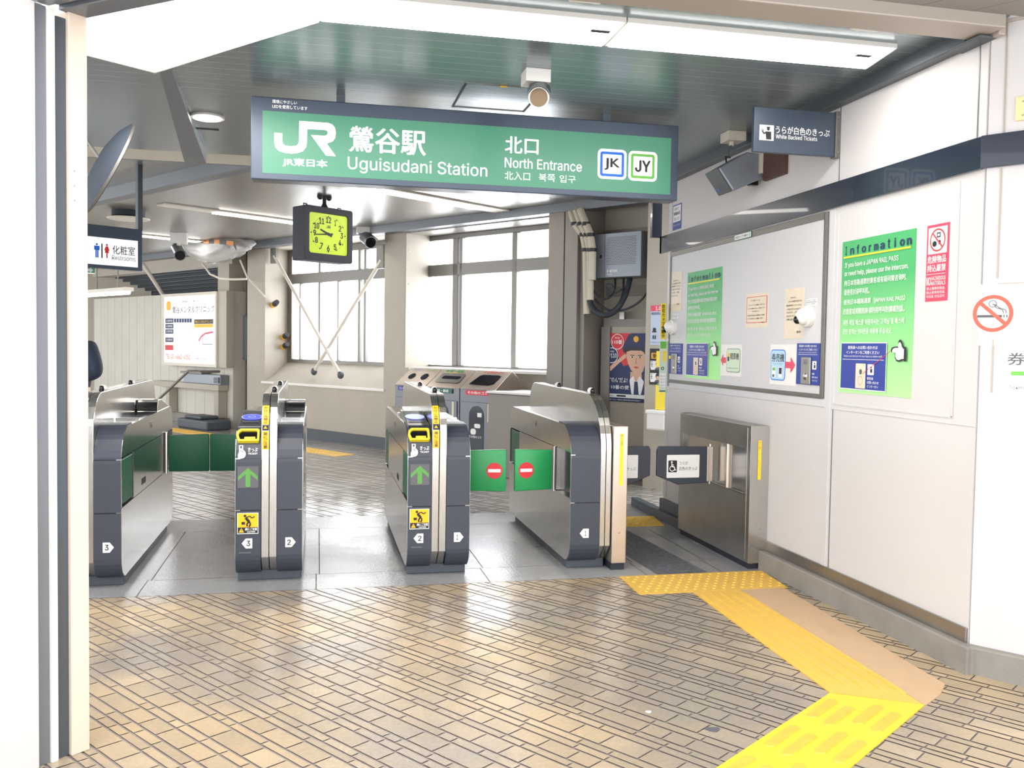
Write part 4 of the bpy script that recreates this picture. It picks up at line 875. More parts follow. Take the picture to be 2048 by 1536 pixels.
# sign arm on the right wall: white backed tickets
o = tag(bx('ticket_sign', 'frame', 0, .505, 0, .03, 2.575, 2.825, bevel=.003), 'dark grey projecting wall sign for white backed tickets', 'sign'); o.location = (2.395, 4.725, 0)
b = Board((2.395, 4.725, 0), 0, 0)
p0 = b.px(1519, 249); p1 = b.px(1547, 280); b.rect('whitep', p0[0], p1[0], b.px(1519, 280)[1], p0[1], 'pictogram')
cx, cz = (p0[0]+p1[0])/2+.01, (p0[1]+b.px(1519, 280)[1])/2; k = (p1[0]-p0[0])
b.disc('ink', cx, cz+k*.24, k*.10, part='pictogram'); b.rect('ink', cx-k*.12, cx+k*.12, cz+k*.30, cz+k*.38, 'pictogram'); b.poly('ink', [(cx-k*.2, cz+k*.08), (cx+k*.2, cz+k*.08), (cx+k*.22, cz-k*.42), (cx-k*.14, cz-k*.42)], 'pictogram'); b.line('ink', [(cx-k*.17, cz+k*.02), (cx-k*.3, cz-k*.08), (cx-k*.42, cz+k*.12)], k*.09, 'pictogram'); b.disc('ink', cx-k*.42, cz+k*.16, k*.08, k*.05, part='pictogram')
b.ptext('whitep', 'うらが白色のきっぷ', 1551, 251.5, 1659, 267, .02); b.ptext('whitep', 'White Backed Tickets', 1551, 268.5, 1634, 277, .012); b.finish(o)
MB().box(.505, .535, -.012, .042, 2.568, 2.832).build('wall_bracket', 'alu', o, bevel=.003)
for z in (2.60, 2.69, 2.80): MB().ball((.52, -.013, z), .004, .003, .004).build('screw', 'steelr', o)
# loudspeaker with its cable box
o = tag(empty('loudspeaker', (2.93, 5.72, 2.66), RWALL), 'grey wedge loudspeaker on the wall under the ceiling beside the station sign', 'speaker')
sp = MB().prism([(0, .11), (-.13, .12), (-.335, .0), (-.225, -.145), (-.06, -.07), (0, -.05)], 'x', -.11, .11)
# outline is (y, z): y negative is away from the wall
sp.build('cabinet', 'steelg', o, bevel=.01)
sdir = Vector((0, -.335+.225, .145)).normalized()
MB().add([(-.10, -.338, .0), (.10, -.338, .0), (.10, -.231, -.145), (-.10, -.231, -.145)], [(0, 1, 2, 3)]).build('grille', 'beamd', o)
MB().add([(-.06, -.265, -.11), (-.03, -.265, -.11), (-.03, -.255, -.122), (-.06, -.255, -.122)], [(0, 1, 2, 3)]).build('badge', 'skyblue', o)
MB().box(-.02, .02, -.06, .0, -.08, -.04).build('bracket', 'lens', o); MB().tube([(-.06, -.20, .08), (-.03, -.22, .11), (.0, -.2, .10)], .006).build('eyelet', 'ink', o)
o = tag(bx('junction_box', 'offw', 2.685, 2.815, 5.66, 5.79, ZF-.065, ZF, bevel=.004), 'ivory cable box on the ceiling above the wedge loudspeaker', 'box')
MB().tube([(2.74, 5.72, ZF-.065), (2.735, 5.72, ZF-.09)], .018).build('cable_gland', 'offw', o, smooth=True); MB().tube([(2.735, 5.72, ZF-.09), (2.715, 5.72, 2.80), (2.715, 5.72, 2.765)], .005).build('cable', 'inkg', o)
o = tag(bx('wooden_cover', 'brown', 2.90, 2.931, 5.30, 5.58, 2.585, 2.77, bevel=.003), 'dark brown wooden cover board on the wall below the projecting sign', 'board')
bx('strip', 'offw', 2.885, 2.905, 5.58, 5.61, 2.64, 2.78, o)
o, b = sheet('wifi_sticker', 'small white and blue wireless service sticker at the far end above the dark band', 'sticker', (2.93, 0, 0), RWALL, -7.20, -7.02, 2.455, 2.665, 'blue', .002)
b.rect('whitep', -7.19, -7.03, 2.52, 2.655, 'print', .004); b.text('ink', '駅構内で', -7.17, -7.07, 2.615, 2.64, .0, 'print'); b.text('ink', 'WiMAX', -7.18, -7.04, 2.575, 2.605, .03, 'print'); b.text('ink', '使えます!', -7.17, -7.05, 2.533, 2.56, .0, 'print'); b.text('whitep', 'ブロードバンド', -7.185, -7.035, 2.485, 2.502, .0, 'print'); b.finish(o)
tag(bx('sign_edge', 'navy', 2.84, 2.93, 7.45, 7.50, 2.425, 2.75, bevel=.003), 'dark blue narrow box sign seen edge on at the far wall end', 'sign')
# yellow and green hanging strips on the wall end
o, b = sheet('vertical_label', 'narrow yellow vertical label on the far edge of the right wall', 'label', (2.867, 7.275, 0), 0, 0, .046, 1.54, 1.845, 'yellow', .003)
b.text('ink', '防犯カメラ作動中', .008, .038, 1.55, 1.835, .02, vertical=True); b.finish(o)
o, b = sheet('leaflet_strip', 'long pale green leaflet strip hanging under the yellow vertical label', 'leaflet', (2.862, 7.272, 0), 0, 0, .062, 1.085, 1.525, mat('pale_mint', (214, 226, 208), .4), .004)
b.rect('lime', .004, .058, 1.46, 1.52, 'print'); b.rect('yellow', .03, .056, 1.35, 1.44, 'print'); b.rect('greend', .004, .058, 1.09, 1.10, 'print'); b.disc('greend', .028, 1.29, .014, .008, 'print'); b.rect('whitep', .004, .058, 1.13, 1.25, 'print')
for i in range(4): b.text('inkg', 'ご案内します', .008, .052, 1.14+.026*i, 1.15+.026*i, 0, 'print')
b.finish(o)

# ------------------------------------------------------------------ outer right wall: no smoking sign, ticket notice, plate
o, b = sheet('no_smoking_sign', 'square white no-smoking sign with a red circle on the outer right wall', 'sign', WO, WROT, -1.215+.02, -.985, 1.49, 1.765, 'whitep', .003)
cx, cz = b.px(1986, 627); r = (b.px(2026, 627)[0]-b.px(1945, 627)[0])/2
b.disc('whitep', cx, cz, r*.99, part='prohibition_symbol', n=40)
b.rect('inkg', cx-r*.78, cx+r*.45, cz-r*.22, cz-r*.08, 'prohibition_symbol')
for q in (.52, .66): b.rect('inkg', cx+r*q, cx+r*(q+.06), cz-r*.22, cz-r*.08, 'prohibition_symbol')
for dx in (0, .14): b.line('inkg', [(cx+r*(.52+dx), cz), (cx+r*(.48+dx), cz+r*.18), (cx+r*(.3+dx), cz+r*.26), (cx+r*(.16+dx), cz+r*.30), (cx+r*(.06+dx*.5), cz+r*.46), (cx+r*(-.04), cz+r*.5)], r*.04, 'prohibition_symbol')
b.disc('inkg', cx-r*.02, cz+r*.52, r*.2, r*.165, 'prohibition_symbol')
b.line('orangered', [(cx-r*.66, cz+r*.6), (cx+r*.66, cz-r*.6)], r*.2, 'prohibition_symbol'); b.disc('orangered', cx, cz, r, r*.8, 'prohibition_symbol', 48); b.finish(o)
o, b = sheet('ticket_notice', 'white rounded ticket machine notice cut by the right photo edge', 'notice', WO, WROT, -1.09, -.79, 1.275, 1.495, 'white', .002)
b.rect(mat('icy_blue', (214, 226, 240), .5), -1.087, -.793, 1.278, 1.492, 'print', .03); b.rect('whitep', -1.083, -.797, 1.282, 1.488, 'print', .027)
b.text('inkg', '券売機', -1.072, -.85, 1.405, 1.46, .015, 'print'); b.rect('lime', -1.055, -1.0, 1.36, 1.378, 'print'); b.text('inkg', 'Tickets', -1.06, -1.0, 1.30, 1.315, 0, 'print'); b.finish(o)
o = tag(bx('cover_plate', mat('pale_wood_plate', (238, 214, 160), .5), -1.075, -.93, -.012, 0, 2.476, 2.58, bevel=.003), 'pale tan plate high on the outer right wall', 'plate'); o.location = WO; o.rotation_euler = (0, 0, WROT)
for z in (2.497, 2.557): MB().ball((-1.045, -.013, z), .004, .003, .004).build('screw', 'steelr', o)

# ------------------------------------------------------------------ ceiling lights, downlight, cameras, hatch, mirror
def ceil_light(label, poly, zc, lit='lit', dz=.022, group=None):
    """a flush box light: frame round a lit diffuser"""
    c = Vector((sum(p[0] for p in poly)/len(poly), sum(p[1] for p in poly)/len(poly)))
    o = tag(MB().prism([(c.x+(p[0]-c.x)*1.02, c.y+(p[1]-c.y)*1.05) for p in poly], 'z', zc-dz, zc).build('ceiling_light', 'white'), label, 'ceiling light', group)
    MB().prism(poly, 'z', zc-dz-.006, zc-dz).build('diffuser', lit, o); return o
o = ceil_light('long ceiling light box nearest the right wall, running parallel to the front beam', [(1.36, 3.895), (2.69, 3.895), (2.735, 4.19), (1.36, 4.205)], ZF)
bx('clip', 'darkv', 2.56, 2.64, 3.99, 4.02, ZF-.031, ZF-.028, o)
o = ceil_light('long ceiling light box left of the join near the hanging camera', [(-.185, 3.895), (1.325, 3.895), (1.325, 4.205), (.01, 4.205)], ZF)
bx('clip', 'darkv', 1.21, 1.30, 3.99, 4.02, ZF-.031, ZF-.028, o)
ceil_light('slanting ceiling light box bending away to the left above the pillar', [(-.5, 3.66), (-.215, 3.91), (-.005, 4.22), (-.867, 5.215), (-1.55, 4.70)], ZF)
dl = tag(MB().tube([(-.715, 6.25, ZF), (-.715, 6.25, ZF-.012)], .108, 28).build('downlight', 'white', smooth=True), 'round recessed ceiling downlight left of the station sign', 'ceiling light')
MB().tube([(-.715, 6.25, ZF-.012), (-.715, 6.25, ZF-.016)], .086, 28).build('diffuser', 'lit', dl)
def strip_light(label, x0, y0, x1, y1, wd, lit):
    """narrow light along the rear ceiling from one sight line to another, along the wall-normal direction"""
    a = on_plane(x0, y0, Vector((0, 0, 1)), ZR); L = (on_plane(x1, y1, Vector((0, 0, 1)), ZR)-a).dot(VA)
    o = tag(empty('ceiling_light', (a.x, a.y, ZR), math.radians(35.42)), label, 'ceiling light', None)
    MB().box(0, L, -wd/2, wd/2, -.02, 0).build('housing', 'offw', o, bevel=.003); f0, f1 = lit
    MB().box(L*f0, L*f1, -wd*.42, wd*.42, -.03, -.02).build('diffuser', 'lit', o); return o
strip_light('narrow ceiling light behind the clock, its left third unlit', 322, 407, 660, 458, .22, (.27, .99))
strip_light('narrow ceiling light just under the station sign, its right end unlit', 700, 366, 1068, 415, .24, (.02, .80))
strip_light('narrow ceiling light beside the restroom sign at the back left', 235, 464, 372, 486, .2, (.02, .95))
# far ceiling fixture
p = on_plane(257, 432, Vector((0, 0, 1)), ZR-.06)
o = tag(MB().tube([(p.x, p.y, ZR), (p.x, p.y, ZR-.07), (p.x, p.y, ZR-.075)], [.2, .2, .14], 20).build('ceiling_speaker', 'darkv', smooth=True), 'dark round ceiling fixture above the restroom sign', 'ceiling fixture')
MB().tube([(p.x, p.y, ZR-.09), (p.x, p.y, ZR-.105)], [.26, .24], 24).build('rim', 'offw', o, smooth=True)
hf = MB()
for a in ((.80, 1.26, 5.05, 5.062), (.80, 1.26, 5.57, 5.582)): hf.box(*a, ZF-.004, ZF)
hatch = tag(hf.build('ceiling_hatch', 'alu'), 'inspection hatch outline in the ceiling behind the hanging camera', 'hatch')
MB().box(.80, .812, 5.062, 5.57, ZF-.003, ZF).box(1.248, 1.26, 5.062, 5.57, ZF-.003, ZF).build('hatch_edge', 'darkv', hatch)
MB().box(1.0, 1.04, 5.052, 5.06, ZF-.009, ZF-.003).build('latch', 'yellowd', hatch)
def bullet(label, base, head, target, sc=1.0, boxs=(.13, .13, .055), hood=True, dark=False):
    base = Vector(base); head = Vector(head); d = (Vector(target)-head).normalized()
    o = tag(empty('security_camera', base), label, 'camera')
    MB().box(-boxs[0]/2, boxs[0]/2, -boxs[1]/2, boxs[1]/2, -boxs[2], 0).build('mount_box', 'white', o, bevel=.003)
    h = head-base
    MB().tube([(h.x*.3, h.y*.3, -boxs[2]), (h.x*.5, h.y*.5, -boxs[2]-.02), tuple(h-d*.03*sc+Vector((0, 0, .035*sc)))], .012*sc, 8).ball((h.x*.5, h.y*.5, -boxs[2]-.02), .018*sc, .018*sc, .018*sc).build('joint', 'offw', o, smooth=True)
    b0 = h-d*.10*sc; b1 = h+d*.085*sc
    bd_ = MB().tube([tuple(b0), tuple(b0+d*.02*sc), tuple(b1)], [.03*sc, .043*sc, .043*sc], 18).build('camera_body', 'steelg' if not dark else 'beamd', o, smooth=True)
    MB().tube([tuple(b1-d*.012*sc), tuple(b1+d*.004)], [.05*sc, .048*sc], 24).build('front_ring', 'white' if not dark else 'beam', bd_, smooth=True)
    MB().tube([tuple(b1+d*.003), tuple(b1+d*.006)], .042*sc, 24).build('lens', 'brownlens' if not dark else 'lens', bd_)
    if hood:
        sd = d.cross(Vector((0, 0, 1))).normalized(); upv = sd.cross(d)
        v = []; n = 8
        for t in (0, 1):
            cc = b0+d*.01*sc if t == 0 else b1+d*.03*sc
            for r in (.054*sc, .058*sc):
                for i in range(n+1):
                    a = math.radians(20+140*i/n); v.append(tuple(cc+sd*math.cos(a)*r+upv*math.sin(a)*r))
        m_ = n+1; f = []
        for i in range(n):
            f += [(i, i+1, 2*m_+i+1, 2*m_+i), (m_+i+1, m_+i, 3*m_+i, 3*m_+i+1), (i+1, i, m_+i, m_+i+1), (2*m_+i, 2*m_+i+1, 3*m_+i+1, 3*m_+i)]
        f += [(0, 2*m_, 3*m_, m_), (n, m_+n, 3*m_+n, 2*m_+n)]
        MB().add(v, f).build('hood', 'beamd', bd_)
    return o
bullet('bullet camera hanging from the front ceiling above the station sign', (1.135, 4.76, ZF), (1.14, 4.70, 2.79), (.5, 2.2, 1.7), 1.12, (.135, .13, .07))
p = on_plane(735, 455, Vector((0, 0, 1)), ZR); q = on_plane(735, 480, Vector((0, 1, 0)), p.y-.1)
bullet('bullet camera under the rear beam just right of the clock', tuple(p), tuple(q), (2.0, 8, 1.2), 1.7, (.3, .14, .09), True, True)
p = on_plane(358, 466, Vector((0, 0, 1)), ZR); q = on_plane(357, 505, Vector((0, 1, 0)), p.y-.05)
bullet('bullet camera hanging before the plastic wrapped pipe at the back left', tuple(p), tuple(q), (-.2, 8.5, .3), 1.7, (.24, .14, .16), True, True)
# convex mirror seen from its dark back edge
o = tag(empty('convex_mirror', (-1.165, 5.42, 2.42)), 'dark round convex mirror seen edge on beside the entrance pillar', 'mirror')
ax = Vector((-.84, -.34, .42)).normalized(); R = ax.to_track_quat('Z', 'Y').to_matrix().to_4x4()
mb = MB(); mb.T = R; n = 40; prof = [(.0, .05), (.12, .044), (.22, .02), (.275, -.012), (.285, -.022), (.275, -.034), (.15, -.03), (0, -.03)]
vs = []; fs = []
for r, z in prof: vs += [(r*math.cos(2*PI*i/n)+1e-5*i, r*math.sin(2*PI*i/n), z) for i in range(n)]
for k in range(len(prof)-1): fs += [(k*n+i, k*n+(i+1) % n, (k+1)*n+(i+1) % n, (k+1)*n+i) for i in range(n)]
mb.add(vs, fs); mb.build('mirror_dish', mat('grey_mirror_back', (48, 56, 68), .7), o, smooth=True)
mb = MB(); mb.T = R; mb.ring(*[[(r*math.cos(2*PI*i/n), r*math.sin(2*PI*i/n)) for i in range(n)] for r in (.288, .276)], 'z', -.03, -.016); mb.build('rim', 'alu', o, smooth=True)
MB().tube([(-.02, .04, .03), (-.12, .1, .17), (-.3, .2, .30), (-.42, .25, ZF-2.42)], .008).build('arm', 'alu', o, smooth=True)

# ------------------------------------------------------------------ clock
p = on_plane(649, 392, Vector((0, 0, 1)), ZR)
ck = tag(empty('station_clock', (p.x, p.y, ZR), KROT), 'square double sided clock with yellow-green face hanging under the ceiling', 'clock')
b = Board(tuple(p), KROT, -.12)
A = b.px(620, 424); B2 = b.px(694, 436); Cz = b.px(615, 502)
x0, x1 = A[0], B2[0]
z1 = b.px(657, 430)[1]; z0 = b.px(650, 506)[1]
w_ = x1-x0
MB().box(x0-.07, x1+.07, -.11, .11, z0-.09, z1+.075).build('case', 'rubber', ck, bevel=.012)
MB().ring(rrect(x0-.075, x1+.075, z0-.095, z1+.08, .03), rrect(x0-.01, x1+.01, z0-.01, z1+.01, .03), 'y', -.128, -.105).build('bezel', 'rubber', ck, bevel=.003)
for x in (x0+.02, x1-.02): MB().tube([(x-.02, 0, z1+.075), (x-.02, 0, z1+.11), (x+.02, 0, z1+.11), (x+.02, 0, z1+.075)], .008).build('lifting_eye', 'rubber', ck, smooth=True)
MB().tube([(0, 0, z1+.07), (0, 0, z1+.12), (0, 0, z1+.14), (0, 0, 0)], [.06, .03, .022, .022], 12).ball((-.06, 0, z1+.21), .035, .03, .035).ball((.06, 0, z1+.21), .035, .03, .035).box(-.06, .06, -.015, .015, z1+.195, z1+.225).build('hanging_stem', 'rubber', ck, smooth=True)
fb = Board((0, 0, 0), 0, -.112)
fb.rect('clockface', x0-.012, x1+.012, z0-.012, z1+.012, 'dial', .03)
cx, cz, R_ = (x0+x1)/2, (z0+z1)/2, w_*.46
for i in range(60):
    a = 2*PI*i/60; rr = R_*.99; s = .009 if i % 5 == 0 else .0035
    fb.disc('ink', cx+rr*math.sin(a), cz+rr*math.cos(a)*(z1-z0)/w_, s, part='dial', n=8); fb.k -= 1
for i in range(1, 13):
    a = 2*PI*i/12; q = .80; h = .033; wd = .034 if i > 9 else .019 if i != 1 else .010
    tx, tz = cx+R_*q*math.sin(a), cz+R_*q*math.cos(a)*(z1-z0)/w_
    fb.text('ink', str(i), tx-wd, tx+wd, tz-h, tz+h, .035, 'dial')
fb.text('inkg', 'JR', cx-.03, cx+.03, cz+R_*.28, cz+R_*.42, .03, 'dial')
def hand(ang, L, wd, tail):
    a = math.radians(ang); d = (math.sin(a), math.cos(a)); n_ = (d[1], -d[0])
    fb.poly('ink', [(cx-d[0]*tail-n_[0]*wd, cz-d[1]*tail-n_[1]*wd), (cx-d[0]*tail+n_[0]*wd, cz-d[1]*tail+n_[1]*wd), (cx+d[0]*L+n_[0]*wd*.6, cz+d[1]*L+n_[1]*wd*.6), (cx+d[0]*L-n_[0]*wd*.6, cz+d[1]*L-n_[1]*wd*.6)], 'hands')
hand(264, R_*.78, .009, .06); hand(292, R_*.52, .014, .05); fb.disc('ink', cx, cz, .018, part='hands'); fb.finish(ck)

# ------------------------------------------------------------------ restroom sign, exit sign, tube light, left back wall things
P9 = Vector((-1.62, 9.0, 0))
rs = tag(empty('restroom_sign', (P9.x, P9.y, 0), KROT), 'hanging white restroom sign with blue and red figures in a dark frame', 'sign')
b = Board(tuple(P9), KROT, 0)
zr = b.px(276, 482)[1]; zb = b.px(276, 535)[1]; xr = b.px(276, 500)[0]; xl = xr-.95
MB().box(xl-.03, xr+.045, .004, .11, zb-.03, zr+.11).build('case', 'frame', rs, bevel=.004)
MB().box(xr+.01, xr+.055, .02, .07, zr+.1, ZR).build('post', 'beamd', rs)
bb = Board((0, 0, 0), 0, .004); bb.rect('signwhite', xl, xr, zb, zr, 'lit_panel'); 
def man(b, m, px_, pz, pw_, ph_, skirt):
    cx, cz = (px_[0], px_[1]); 
    b.disc(m, cx, cz+ph_*.42, ph_*.075, part='pictogram')
    if skirt: b.poly(m, [(cx-pw_*.22, cz+ph_*.32), (cx+pw_*.22, cz+ph_*.32), (cx+pw_*.5, cz+ph_*.02), (cx+pw_*.3, cz+ph_*.04), (cx+pw_*.38, cz-ph_*.14), (cx+pw_*.12, cz-ph_*.14), (cx+pw_*.12, cz-ph_*.5), (cx-pw_*.12, cz-ph_*.5), (cx-pw_*.12, cz-ph_*.14), (cx-pw_*.38, cz-ph_*.14), (cx-pw_*.3, cz+ph_*.04), (cx-pw_*.5, cz+ph_*.02)], 'pictogram')
    else:
        b.poly(m, [(cx-pw_*.5, cz+ph_*.32), (cx+pw_*.5, cz+ph_*.32), (cx+pw_*.5, cz+ph_*.02), (cx-pw_*.5, cz+ph_*.02)], 'pictogram'); b.rect(m, cx-pw_*.28, cx-pw_*.03, cz-ph_*.5, cz+ph_*.05, 'pictogram'); b.rect(m, cx+pw_*.03, cx+pw_*.28, cz-ph_*.5, cz+ph_*.05, 'pictogram')
def at(x, y): q = b.px(x, y); return (q[0], q[1])
h = b.px(194, 486)[1]-b.px(194, 515)[1]
man(bb, 'skyblue', at(194, 500.5), 0, h*.38, h, False); man(bb, 'red', at(214, 502), 0, h*.38, h, True)
q = at(204, 487); q2 = at(204, 516); bb.rect('ink', q[0]-.006, q[0]+.006, q2[1], q[1], 'pictogram')
for t, xa, ya, xb_, yb, bo in (('化粧室', 225, 490, 270, 508, .006), ('Restrooms', 224, 510, 271, 519.5, 0)):
    a_ = b.px(xa, ya); c_ = b.px(xb_, (ya+yb)/2); d_ = b.px(xa, yb); bb.text('ink' if bo else 'inkg', t, a_[0], c_[0], d_[1], a_[1], bo)
bb.finish(rs)
q = b.px(203, 533); q2 = b.px(203, 546)
es = tag(bx('exit_sign', 'signwhite', q[0]-.75, q[0], .13, .19, q2[1], q[1], bevel=.003), 'small green and white exit light below the restroom sign', 'sign'); es.location = P9; es.rotation_euler = (0, 0, KROT)
eb = Board((0, 0, 0), 0, .13); eb.rect('signgreen', q[0]-.10, q[0]-.004, q2[1]+.004, q[1]-.004, 'arrow_panel'); zc = (q[1]+q2[1])/2
eb.poly('whitep', [(q[0]-.085, zc-.012), (q[0]-.05, zc-.012), (q[0]-.05, zc-.03), (q[0]-.02, zc), (q[0]-.05, zc+.03), (q[0]-.05, zc+.012), (q[0]-.085, zc+.012)], 'arrow_panel'); eb.finish(es)
MB().box(q[0]-.4, q[0]-.37, .15, .17, q[1], ZR).build('stem', 'beamd', es)
q = pw(258, 577, 6.5); q2 = pw(258, 587, 6.5)
o = tag(MB().box(q[0]-1.6, q[0], 6.42, 6.58, (q[2]+q2[2])/2, q[2]+.02).build('tube_light', 'offw', rz=WROT, bevel=.006), 'wall-side fluorescent tube light at the far left', 'light')
MB().tube([(q[0]-1.55, 6.5, q2[2]+.02), (q[0]-.02, 6.5, q2[2]+.02)], .035, 12).build('tube', 'lit', o, smooth=True)
for dx in (1.2, .4): MB().tube([(q[0]-dx, 6.5, q[2]+.02), (q[0]-dx, 6.5, ZR)], .012).build('hanger', 'alu', o)
# clinic light box
a = pw(327, 590, 7.98); c = pw(433, 731, 7.98)
o = tag(bx('advert_board', 'signwhite', a[0], c[0], 7.98, 8.14, 1.06, 2.30, bevel=.01, rz=WROT), 'white illuminated clinic advertising board on the plank wall', 'sign board')
fb = MB().ring([(a[0]-.03, 1.03), (c[0]+.03, 1.03), (c[0]+.03, 2.33), (a[0]-.03, 2.33)], [(a[0]+.02, 1.08), (c[0]-.02, 1.08), (c[0]-.02, 2.28), (a[0]+.02, 2.28)], 'y', 7.955, 8.13); fb.build('frame', 'offw', o)
MB().box(c[0]+.03, c[0]+.30, 7.99, 8.13, 1.03, 2.33).build('side_post', 'cream', o)
b = Board((0, 0, 0), WROT, 7.98)
b.ptext('ink', '鶯谷メンタルクリニック', 345, 613, 429, 627, .01); b.ptext('inkg', '精神科・心療内科', 365, 601, 398, 606, 0); b.prect('yellowd', 333, 603, 342, 621, 'print', .05)
for y in (637, 648, 658.5, 675): b.prect('navyink', 331, y, 347, y+9, 'print'); b.ptext('whitep', '診療時間', 333, y+2.2, 345, y+6.8, 0, 'print')
for i in range(7): b.prect('navyink', 348.5+5.2*i, 637, 352.7+5.2*i, 645, 'print')
for y in (651, 662): b.ptext('red', '○○○○ ○', 349, y, 380, y+3, 0, 'print')
b.prect('ink', 389, 639, 427, 648, 'print'); b.ptext('yellowd', '鶯谷メンタルクリニック', 391, 641, 426, 646.5, 0, 'print'); b.prect('yellowd', 389, 648.5, 427, 655, 'print')
b.line('pink', [b.px(398, 682), b.px(403, 673), b.px(411, 667), b.px(427, 664)], .03, 'print'); b.line('pink', [b.px(406, 672), b.px(406, 688)], .012, 'print'); b.line('inkg', [b.px(405, 688), b.px(426, 689)], .012, 'print')
b.prect('red', 331, 690, 347, 700, 'print'); b.ptext('orangered', 'TEL 03-6662-6152', 332, 708, 381, 717, .02, 'print'); b.ptext('ink', 'www.uguisudani-clinic.jp', 392, 714, 428, 720, 0, 'print'); b.finish(o)
for ch in o.children:                                   # prints were laid out in the wall frame
    pass
# meter box in the niche, ledge with grey case, handrail
a = pw(468, 632, 8.35); c = pw(495, 720, 8.35)
o = tag(bx('meter_box', 'steelg', a[0], c[0]-.03, 8.34, 8.55, c[2], a[2], bevel=.008, rz=WROT), 'light grey meter cabinet in the niche between plank wall and windows', 'cabinet')
for z in (a[2]-.06, c[2]+.06): MB().box(a[0]+.1, a[0]+.2, 8.333, 8.341, z-.012, z+.012).build('label_plate', 'whitep', o)
MB().box(a[0]+.05, a[0]+.065, 8.325, 8.341, (a[2]+c[2])/2-.05, (a[2]+c[2])/2+.05).build('latch', 'alu', o)
o = tag(bx('timber_ledge', 'cream', -16.4, -14.03, 7.95, 8.14, .63, .73, bevel=.006, rz=WROT), 'cream timber ledge on the plank wall below the clinic board', 'ledge')
for s in (-15.95, -14.2): MB().box(s, s+.12, 7.98, 8.14, .16, .63).build('support_post', 'cream', o)
o = tag(bx('grey_case', 'steelg', -15.3, -14.02, 7.98, 8.14, .73, .90, bevel=.01, rz=WROT), 'grey metal case standing on the cream ledge', 'case')
MB().box(-15.36, -14.6, 7.95, 8.1, .90, .935).build('lid', 'alu', o, bevel=.004); MB().box(-14.2, -14.04, 7.96, 7.985, .76, .86).build('end_bracket', 'beamd', o)
a = pw(300, 815, 7.2); c = pw(377, 742, 7.2)
o = tag(MB().tube([(a[0]-.9, 7.2, a[2]-.55), a, c, (c[0]+.15, 7.3, c[2]), pw(438, 743, 7.94)], .022, 10).build('handrail', 'alu', rz=WROT, smooth=True), 'sloping steel handrail in front of the plank wall', 'handrail')
MB().tube([(a[0]-.6, 7.2, a[2]-.36), (a[0]-.6, 7.2, 0)], .018).build('rail_post', 'alu', o)
a = pw(285, 527, 7.6); c = pw(326, 590, 8.0)
tag(MB().tube([a, c], .035, 8).build('support_pole', 'offw', rz=WROT, smooth=True), 'slanting pale pole above the plank wall', 'pole')
o = tag(MB().box(-14.6, -13.6, 7.5, 7.95, 0, .16).box(-14.45, -13.9, 7.55, 7.9, .16, .22).build('dark_block', 'base', rz=WROT, bevel=.03), 'dark grey block on the floor at the end of the plank wall', 'block')
# plastic sheet round the pipe, with hazard tape
bmh = bmesh.new(); bmesh.ops.create_icosphere(bmh, subdivisions=4, radius=1)
for v in bmh.verts:
    n1 = noise.noise(v.co*2.2)*.22+noise.noise(v.co*6+Vector((3, 1, 2)))*.10
    v.co = v.co*(1+n1); v.co.x *= 1.15; v.co.y *= .25; v.co.z = v.co.z*.21-.10*max(0, 1-abs(v.co.x-.1)*1.3)
me = bpy.data.meshes.new('plastic_sheet'); bmh.to_mesh(me); bmh.free(); me.materials.append(M['clear'])
for pz in me.polygons: pz.use_smooth = True
a = pw(425, 496, 7.7)
o = bpy.data.objects.new('plastic_sheet', me); C.objects.link(o); o.location = W(a[0], 7.7, a[2]+.05); o.rotation_euler = (0, math.radians(4), WROT); tag(o, 'crumpled clear plastic sheet bulging under the ceiling at the back left', 'plastic sheet')
def tape(label, pts, wd=.05):
    mb = MB(); k = 0
    for a, c in zip(pts, pts[1:]):
        a = Vector(a); c = Vector(c); n = max(1, int((c-a).length/.16))
        for i in range(n):
            p0 = a.lerp(c, i/n); p1 = a.lerp(c, (i+1)/n); k += 1
            mb.add([(p0.x, p0.y-.01, p0.z-wd), (p1.x, p1.y-.01, p1.z-wd), (p1.x, p1.y-.01, p1.z+wd), (p0.x, p0.y-.01, p0.z+wd)], [(0, 1, 2, 3)], k % 2)
    return tag(mb.build('hazard_tape', ['ink', 'orange'], rz=WROT), label, 'tape')
tape('orange and black hazard tape on the white header left of the plastic sheet', [pw(284, 491, 8.11), pw(336, 494, 8.11)])
tape('orange and black hazard tape along the top of the plastic sheet', [pw(368, 479, 7.45), pw(440, 484, 7.45), pw(468, 487, 7.45), pw(474, 498, 7.45)], .035)
a = [pw(*q) for q in ((405, 527, 7.8), (420, 548, 7.8), (440, 557, 7.8), (465, 559, 7.8), (493, 558, 7.9))]
tag(MB().tube(a, .018, 6).build('hanging_cable', 'offw', rz=WROT, smooth=True), 'pale cable sagging below the plastic sheet towards the niche', 'cable')
a = [pw(*q) for q in ((480, 520, 7.9), (495, 556, 7.95), (513, 575, 8.0), (530, 594, 8.1))]
tag(MB().tube(a, .014, 6).build('hanging_cable', 'offw', rz=WROT, smooth=True), 'thin pale cable running down to the first window', 'cable')
